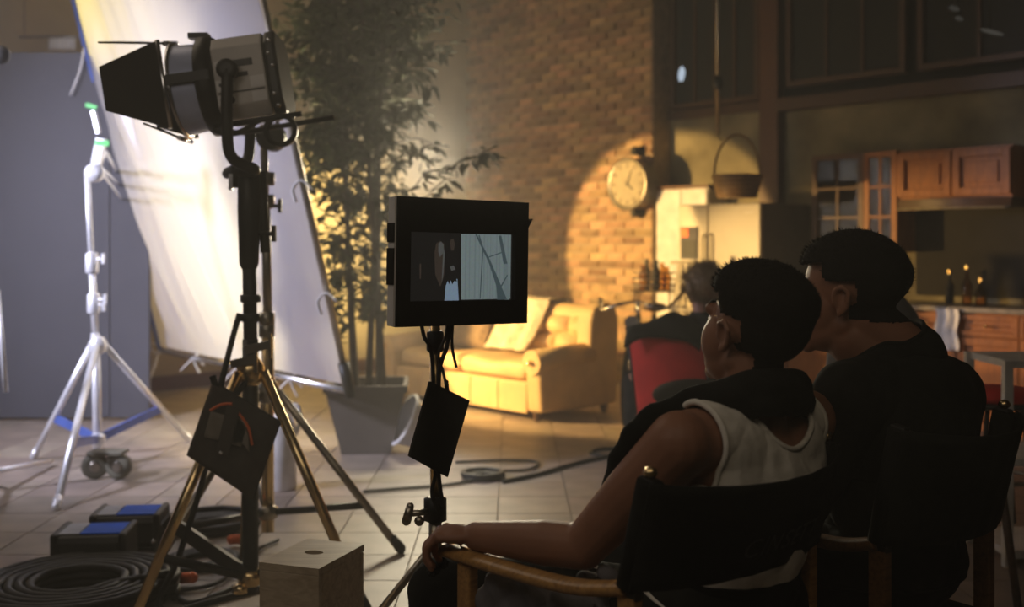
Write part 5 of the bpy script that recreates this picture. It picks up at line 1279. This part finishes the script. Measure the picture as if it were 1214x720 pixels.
def eyes(root, M, s):
    for sx in (-1, 1):
        q = MB(); q.ell(M @ (V((sx * .030, .076, .004)) * s), .0125 * s, seg=14, rings=10); e = q.build('eyeball', M_['eye'], root, local=True)
        q = MB(); q.ell(M @ (V((sx * .030, .0865, .004)) * s), (.0055 * s, .0035 * s, .0055 * s), seg=10, rings=6); q.build('iris', M_['hair'], e, local=True)
        q = MB(); q.tube(spline([M @ (V((sx * (.014 + .032 * t), .101 - .018 * t - .004, .030 + .006 * math.sin(3 * t))) * s) for t in (0, .5, 1)], 4), .004 * s, 6, True, .6); q.build('eyebrow', M_['hair'], root, local=True)

# ---- man in the white tank top
f1 = V((-.66, .75, 0)).normalized(); r1 = V((f1.y, -f1.x, 0))
O1 = V((.474, 2.28, 0)); rz1 = math.atan2(-f1.x, f1.y)
man1 = thing('person', 'seated man in white tank top with black sweater round his neck', 'person', O1, rz1)
I1 = rootmat(man1).inverted()
def L1(p): return I1 @ V(p)
mb = MB()
shL = L1(PX(806, 527, 2.12)); elL = L1(PX(692, 648, 2.215)); wrL = L1(PX(566, 636, 2.355))
shR = V((.215, -.02, .945)); elR = V((.31, .16, .72)); wrR = V((.20, .37, .72))
kL = L1(PX(524, 700, 2.55)); kR = L1(PX(672, 655, 2.78))
pel = V((0, .02, .575))
mb.ell((0, .03, .575), (.175, .135, .12)); mb.cap((0, .03, .60), (0, 0, .76), .13, .13); mb.ell((-.01, -.005, .72), (.155, .115, .14)); mb.ell((0, -.012, .84), (.19, .115, .15)); mb.ell((-.09, -.055, .88), (.085, .055, .10)); mb.ell((.09, -.06, .88), (.085, .055, .10))
mb.cap((-.01, -.02, .93), shL * .8 + V((0, -.02, .94)) * .2, .07, .066); mb.cap((0, -.02, .93), shR * .8 + V((0, -.02, .94)) * .2, .07, .066)
mb.cap((.01, -.03, .94), (.02, -.02, 1.09), .066, .060); mb.cap((.01, -.04, .99), shL * .7 + V((0, 0, .985)) * .3, .045, .035); mb.cap((.01, -.04, .99), shR * .7 + V((0, 0, .975)) * .3, .045, .035)
limb(mb, [shL, shL.lerp(elL, .45) + V((-.004, 0, 0)), elL], [.066, .058, .046]); limb(mb, [elL, elL.lerp(wrL, .35), wrL], [.047, .047, .032])
limb(mb, [shR, shR.lerp(elR, .45), elR], [.066, .056, .044]); limb(mb, [elR, elR.lerp(wrR, .35), wrR], [.044, .045, .030])
hipL, hipR = V((-.10, .03, .555)), V((.10, .03, .555))
ankL = kL + V((-.01, .05, -kL.z + .10)); ankR = kR + V((.0, .06, -kR.z + .10))
for h, k, a in ((hipL, kL, ankL), (hipR, kR, ankR)):
    limb(mb, [h, h.lerp(k, .5), k], [.098, .086, .066]); limb(mb, [k, k.lerp(a, .3), a], [.064, .062, .042]); mb.cap(a + V((0, -.02, -.055)), a + V((0, .15, -.07)), .042, .030)
H1 = V((.025, -.020, 1.150)); F1 = V((.13, 1, .20)); HS1 = 1.13
MH1 = head_shapes(mb, H1, F1, HS1)
dL = (L1(PX(500, 634, 2.40)) - wrL); 
hand_shapes(mb, wrL + V((0, 0, .004)), dL, V((.75, .6, .05)), 1.06, 1.15, V((-.35, -.3, 1)))
hand_shapes(mb, wrR, V((-.5, .8, -.1)), V((-.8, -.5, 0)), 1.0, .8, V((0, 0, 1)))
b1 = remesh(mb, .0045, 5); b1.name = 'body'
for p in b1.polygons: p.use_smooth = True
o = bpy.data.objects.new('body', b1); col.objects.link(o); o.parent = man1
eyes(man1, MH1, HS1)
def tank_keep(co):
    x, y, z = co[:, 0], co[:, 1], co[:, 2]
    arm = np.minimum(segd(co, shL, elL), segd(co, shR, elR)) < .067
    fa = np.minimum(segd(co, elL, wrL), segd(co, elR, wrR)) < .07
    out = (z > .55) & (z < 1.02) & ~fa
    out &= ~(arm & (np.abs(x) > .14)) & (np.abs(x - .0) < .185) | ((z < .83) & (z > .55) & (np.abs(x) < .19) & ~fa & ~arm)
    side = (np.abs(x) > .170) & (z > .86); out &= ~side
    nk = np.where(y < -.02, .915 + 9 * (x - .03) ** 2, .86 + 7 * (x - .02) ** 2); out &= z < np.maximum(nk, .86)
    legs = np.minimum(segd(co, hipL, kL), segd(co, hipR, kR)) < .085
    out &= ~(legs & (y > .13)); hand = np.minimum(segd(co, wrL, wrL + dL), segd(co, wrR, wrR)) < .12
    return out & ~hand
shell(b1, tank_keep, .008, 'tank_top', M_['tank'], man1, .003, .0065, .009)
def pants_keep(co):
    z = co[:, 2]; legs = np.minimum(np.minimum(segd(co, hipL, kL), segd(co, hipR, kR)), np.minimum(segd(co, kL, ankL), segd(co, kR, ankR))) < .105
    arms = np.minimum(segd(co, elL, wrL), segd(co, wrL, wrL + dL)) < .075
    return (legs | (z < .66)) & (z > .12) & (z < .68) & ~arms & (segd(co, wrR, elR) > .06)
shell(b1, pants_keep, .010, 'trousers', M_['blackmatte'], man1, .004, None, .006)
for a in (ankL, ankR):
    q = MB(); q.ell(a + V((0, .05, -.055)), (.055, .135, .045)); q.ell(a + V((0, -.01, -.02)), (.05, .06, .06)); q.build('shoe', M_['black'], man1, local=True)
def ears_of(l):
    x, y, z = l[:, 0], l[:, 1], l[:, 2]
    return (np.abs(x) > .066) & (y > -.030) & (y < .024) & (z < .030) & (z > -.05)
def h1_keep(l):
    x, y, z = l[:, 0], l[:, 1], l[:, 2]
    return (((z > .060) & (y < .088)) | ((y < -.012) & (z > -.030)) | ((y < -.045) & (z > -.058)) | ((y < .026) & (z > .006))) & ~ears_of(l) & ~((y > .034) & (z < .055))
def sm(a): a = np.clip(a, 0, 1); return a * a * (3 - 2 * a)
def h1_th(l):
    z, y = l[:, 2], l[:, 1]; return .0012 + (.019 * sm((z - .022) / .055) + .010 * sm((z - .05) / .04) * np.clip(y / .06, 0, 1)) * np.clip((.096 - y) / .03, .25, 1)
hair_shell(b1, MH1, HS1, h1_keep, 'hair', M_['hair'], man1, h1_th, 2200, 5, .006, .5)
# sweater slung round the neck, one side hanging before the left shoulder
mb = MB()
def lw(px, py, Y): return L1(PX(px, py, Y))
pts = [(.12, .15, .80), (.135, .12, .90), (.150, .05, .985), (.13, -.045, 1.015), (.06, -.085, 1.035), (-.02, -.088, 1.045), (-.085, -.055, 1.035)]
P = [V(p) for p in pts] + [V((-.135, .02, 1.01)), shL + V((-.01, .075, .035)), shL + V((-.025, .13, -.05)), shL + V((-.01, .18, -.17))]
rad = [.03, .032, .034, .036, .038, .040, .036, .030, .026, .028, .028]
SP = spline(P, 4); 
for i in range(len(SP) - 1):
    t = i / (len(SP) - 1) * (len(rad) - 1); k = min(int(t), len(rad) - 2); ra = rad[k] + (rad[k + 1] - rad[k]) * (t - k); mb.cap(SP[i], SP[i + 1], ra, ra, 12)
for i in range(10, len(SP) - 17, 2): mb.cap(SP[i] + V((0, -.006, -.02)), SP[i + 1] + V((0, -.008, -.03)), .034, .03, 12)
sw = remesh(mb, .006, 6)
for v in sw.vertices: v.co += v.normal * (.004 * mnoise.noise(v.co * 22) + .002 * math.sin(v.co.z * 110 + v.co.x * 40))
for p in sw.polygons: p.use_smooth = True
sw.materials.clear(); sw.materials.append(M_['blackmatte']); o = bpy.data.objects.new('sweater', sw); col.objects.link(o); o.parent = man1

# ---- man in black
f2 = V((-.6, .8, 0)).normalized(); O2 = V((.90, 2.58, 0)); rz2 = math.atan2(-f2.x, f2.y)
man2 = thing('person', 'seated dark-haired man dressed in black looking aside, farther of the two', 'person', O2, rz2)
I2 = rootmat(man2).inverted()
mb = MB()
sL, sR = V((-.20, -.02, .98)), V((.17, -.03, .965)); eL, eR = V((-.30, .06, .73)), V((.25, .04, .70)); wL, wR = V((-.20, .30, .705)), V((.20, .30, .70))
kl, kr = V((-.17, .50, .53)), V((.19, .50, .53)); al, ar_ = V((-.17, .52, .10)), V((.19, .54, .10)); hl, hr = V((-.10, .02, .57)), V((.10, .02, .57))
mb.ell((0, .02, .59), (.19, .15, .13)); mb.cap((0, .02, .62), (0, -.01, .80), .145, .145); mb.ell((0, -.01, .76), (.18, .135, .15)); mb.ell((0, -.02, .90), (.205, .135, .16)); mb.ell((0, -.07, .95), (.17, .075, .12))
mb.cap((0, -.02, .99), sL * .8 + V((0, -.02, 1.0)) * .2, .085, .076); mb.cap((0, -.02, .99), sR * .8 + V((0, -.02, 1.0)) * .2, .085, .076)
H2 = I2 @ PX(1003, 352, 2.60); HS2 = 1.16
F2 = (I2.to_3x3() @ V((-.90, .44, -.02)))
nb_ = H2 + V((.0, -.02, -.10)); Fn = V(I2.to_3x3() @ V((-.90, .44, 0))).normalized(); mb.cap((.015, -.025, 1.06), H2 - Fn * .045 + V((0, 0, -.055)), .074, .066); mb.cap((-.02, -.01, 1.03), nb_, .072, .064); mb.cap((-.03, -.02, 1.075), sL * .6 + V((0, 0, 1.05)) * .4, .05, .045); mb.cap((-.01, -.03, 1.075), sR * .6 + V((0, 0, 1.06)) * .4, .055, .048)
limb(mb, [sL, sL.lerp(eL, .45), eL], [.072, .064, .052]); limb(mb, [eL, eL.lerp(wL, .35), wL], [.050, .050, .034]); limb(mb, [sR, sR.lerp(eR, .45), eR], [.072, .064, .052]); limb(mb, [eR, eR.lerp(wR, .35), wR], [.050, .050, .034])
for h, k, a in ((hl, kl, al), (hr, kr, ar_)):
    limb(mb, [h, h.lerp(k, .5), k], [.105, .09, .068]); limb(mb, [k, k.lerp(a, .3), a], [.064, .062, .042]); mb.cap(a + V((0, -.02, -.055)), a + V((0, .15, -.07)), .042, .030)
MH2 = head_shapes(mb, H2, F2, HS2)
hand_shapes(mb, wL, V((.1, 1, -.15)), V((1, 0, 0)), 1.0, .8, V((0, 0, 1))); hand_shapes(mb, wR, V((-.1, 1, -.15)), V((-1, 0, 0)), 1.0, .8, V((0, 0, 1)))
b2 = remesh(mb, .0052, 5); b2.name = 'body'
for p in b2.polygons: p.use_smooth = True
o = bpy.data.objects.new('body', b2); col.objects.link(o); o.parent = man2
eyes(man2, MH2, HS2)
hw = [segd]
def j2_keep(co):
    z = co[:, 2]; hd_ = np.linalg.norm(co - np.array(H2, 'f4'), axis=1) < .158
    neck = (segd(co, V((-.02, -.01, 1.03)), nb_ + V((0, .02, .2))) < .088) & (z > 1.10 + .4 * np.clip(co[:, 0] + .06, 0, 1))
    hands = np.minimum(np.linalg.norm(co - np.array(wL + V((0, .08, 0)), 'f4'), axis=1), np.linalg.norm(co - np.array(wR + V((0, .08, 0)), 'f4'), axis=1)) < .10
    legs = np.minimum(segd(co, hl, kl), segd(co, hr, kr)) < .10
    chin = np.linalg.norm(co - np.array(H2 + F2.normalized() * .06 + V((0, 0, -.10)), 'f4'), axis=1) < .115
    return (z > .56) & ~chin & ~hd_ & ~neck & ~hands & ~(legs & (co[:, 1] > .16) & (z < .66))
shell(b2, j2_keep, .016, 'black_shirt', M_['blackmatte'], man2, .004, .006, .008)
def p2_keep(co):
    z = co[:, 2]; legs = np.minimum(np.minimum(segd(co, hl, kl), segd(co, hr, kr)), np.minimum(segd(co, kl, al), segd(co, kr, ar_))) < .11
    arms = np.minimum(segd(co, eL, wL), segd(co, eR, wR)) < .07
    return (legs | (z < .6)) & (z > .12) & (z < .66) & ~arms
shell(b2, p2_keep, .011, 'trousers', M_['blackmatte'], man2, .004, None, .006)
for a in (al, ar_):
    q = MB(); q.ell(a + V((0, .05, -.055)), (.055, .135, .045)); q.ell(a + V((0, -.01, -.02)), (.05, .06, .06)); q.build('shoe', M_['black'], man2, local=True)
def h2_keep(l):
    x, y, z = l[:, 0], l[:, 1], l[:, 2]
    return (((z > .062) & (y < .080)) | ((y < -.012) & (z > -.045)) | ((y < -.050) & (z > -.052)) | ((y < .028) & (z > .004))) & ~ears_of(l) & ~((y > .036) & (z < .058))
hair_shell(b2, MH2, HS2, h2_keep, 'hair', M_['hair'], man2, lambda l: .0012 + .022 * sm((l[:, 2] - .0 + .3 * np.clip(-l[:, 1] - .04, 0, .1)) / .075) * np.clip((.090 - l[:, 1]) / .03, .25, 1), 2600, 9, .007, .3)

# ---- person seated far off, light brown hair
O3 = V((1.07, 6.2, 0)); man3 = thing('person', 'distant seated person in black with light brown hair near the refrigerator', 'person', O3, math.radians(32))
mb = MB()
H3 = V((.01, .0, 1.085)); mb.ell((0, 0, .57), (.17, .14, .12)); mb.cap((0, 0, .6), (0, 0, .80), .13, .14); mb.cap((-.12, 0, .84), (.12, 0, .84), .085, .085); mb.cap((0, 0, .86), (0, .0, 1.0), .055, .05)
for s in (-1, 1):
    limb(mb, [V((s * .17, 0, .86)), V((s * .24, .05, .62)), V((s * .12, .27, .60))], [.06, .05, .035]); limb(mb, [V((s * .10, 0, .54)), V((s * .13, .42, .52)), V((s * .13, .45, .09))], [.09, .065, .04]); mb.cap((s * .13, .43, .045), (s * .13, .58, .035), .04, .03)
    hand_shapes(mb, V((s * .12, .27, .60)), V((-s * .6, .7, -.1)), V((-s * .7, -.6, 0.1)), .95, .7, V((0, 0, 1)))
MH3 = head_shapes(mb, H3, V((.1, 1, -.05)), .98)
b3 = remesh(mb, .008, 3); b3.name = 'body'
for p in b3.polygons: p.use_smooth = True
o = bpy.data.objects.new('body', b3); col.objects.link(o); o.parent = man3
eyes(man3, MH3, .98)
shell(b3, lambda co: (co[:, 2] > .10) & (co[:, 2] < .955) & (np.linalg.norm(np.abs(co) - np.array((.09, .34, .60), 'f4'), axis=1) > .13), .012, 'black_clothes', M_['blackmatte'], man3, .004, None, .008)
hair_shell(b3, MH3, .98, lambda l: (((l[:, 2] > .05) & (l[:, 1] < .085)) | ((l[:, 1] < .0) & (l[:, 2] > -.09)) | ((l[:, 1] < .04) & (l[:, 2] > .0))), 'hair', M_['brownhair'], man3, lambda l: .030 + 0 * l[:, 0], 2600, 3, .035, .0)
r = thing('stool', 'low black stool under the distant seated person', 'stool', O3, math.radians(32))
q = MB(); q.lathe([(.02, .40), (.19, .405), (.19, .445), (.02, .45)], None, 24); q.build('seat', M_['black'], r, local=True)
for k in range(4):
    a = math.pi / 4 + k * math.pi / 2; q = MB(); q.tube([(.13 * math.cos(a), .13 * math.sin(a), .40), (.19 * math.cos(a), .19 * math.sin(a), 0)], .012, 8); q.build('leg', M_['black'], r, local=True)

# grey cloth bunched on the seat beside the nearer man
mb = MB(); 
for px, py, Y, rr in ((600, 705, 2.36, .065), (640, 712, 2.33, .07), (690, 722, 2.25, .07), (700, 690, 2.24, .028), (720, 682, 2.2, .026), (625, 735, 2.32, .07), (660, 745, 2.3, .08)): mb.ell(PX(px, py, Y), (rr, rr * .9, rr * .8))
gc = remesh(mb, .008, 6)
for v in gc.vertices: v.co += v.normal * (.016 * mnoise.noise(v.co * 16) + .008 * math.sin(v.co.x * 90 + v.co.z * 70))
for p in gc.polygons: p.use_smooth = True
gc.materials.clear(); gc.materials.append(M_['greycloth']); gc.name = 'folded_coat'
o = bpy.data.objects.new('folded_coat', gc); col.objects.link(o); tag(o, 'crumpled grey coat stuffed beside the man in white under his armrest', 'coat')
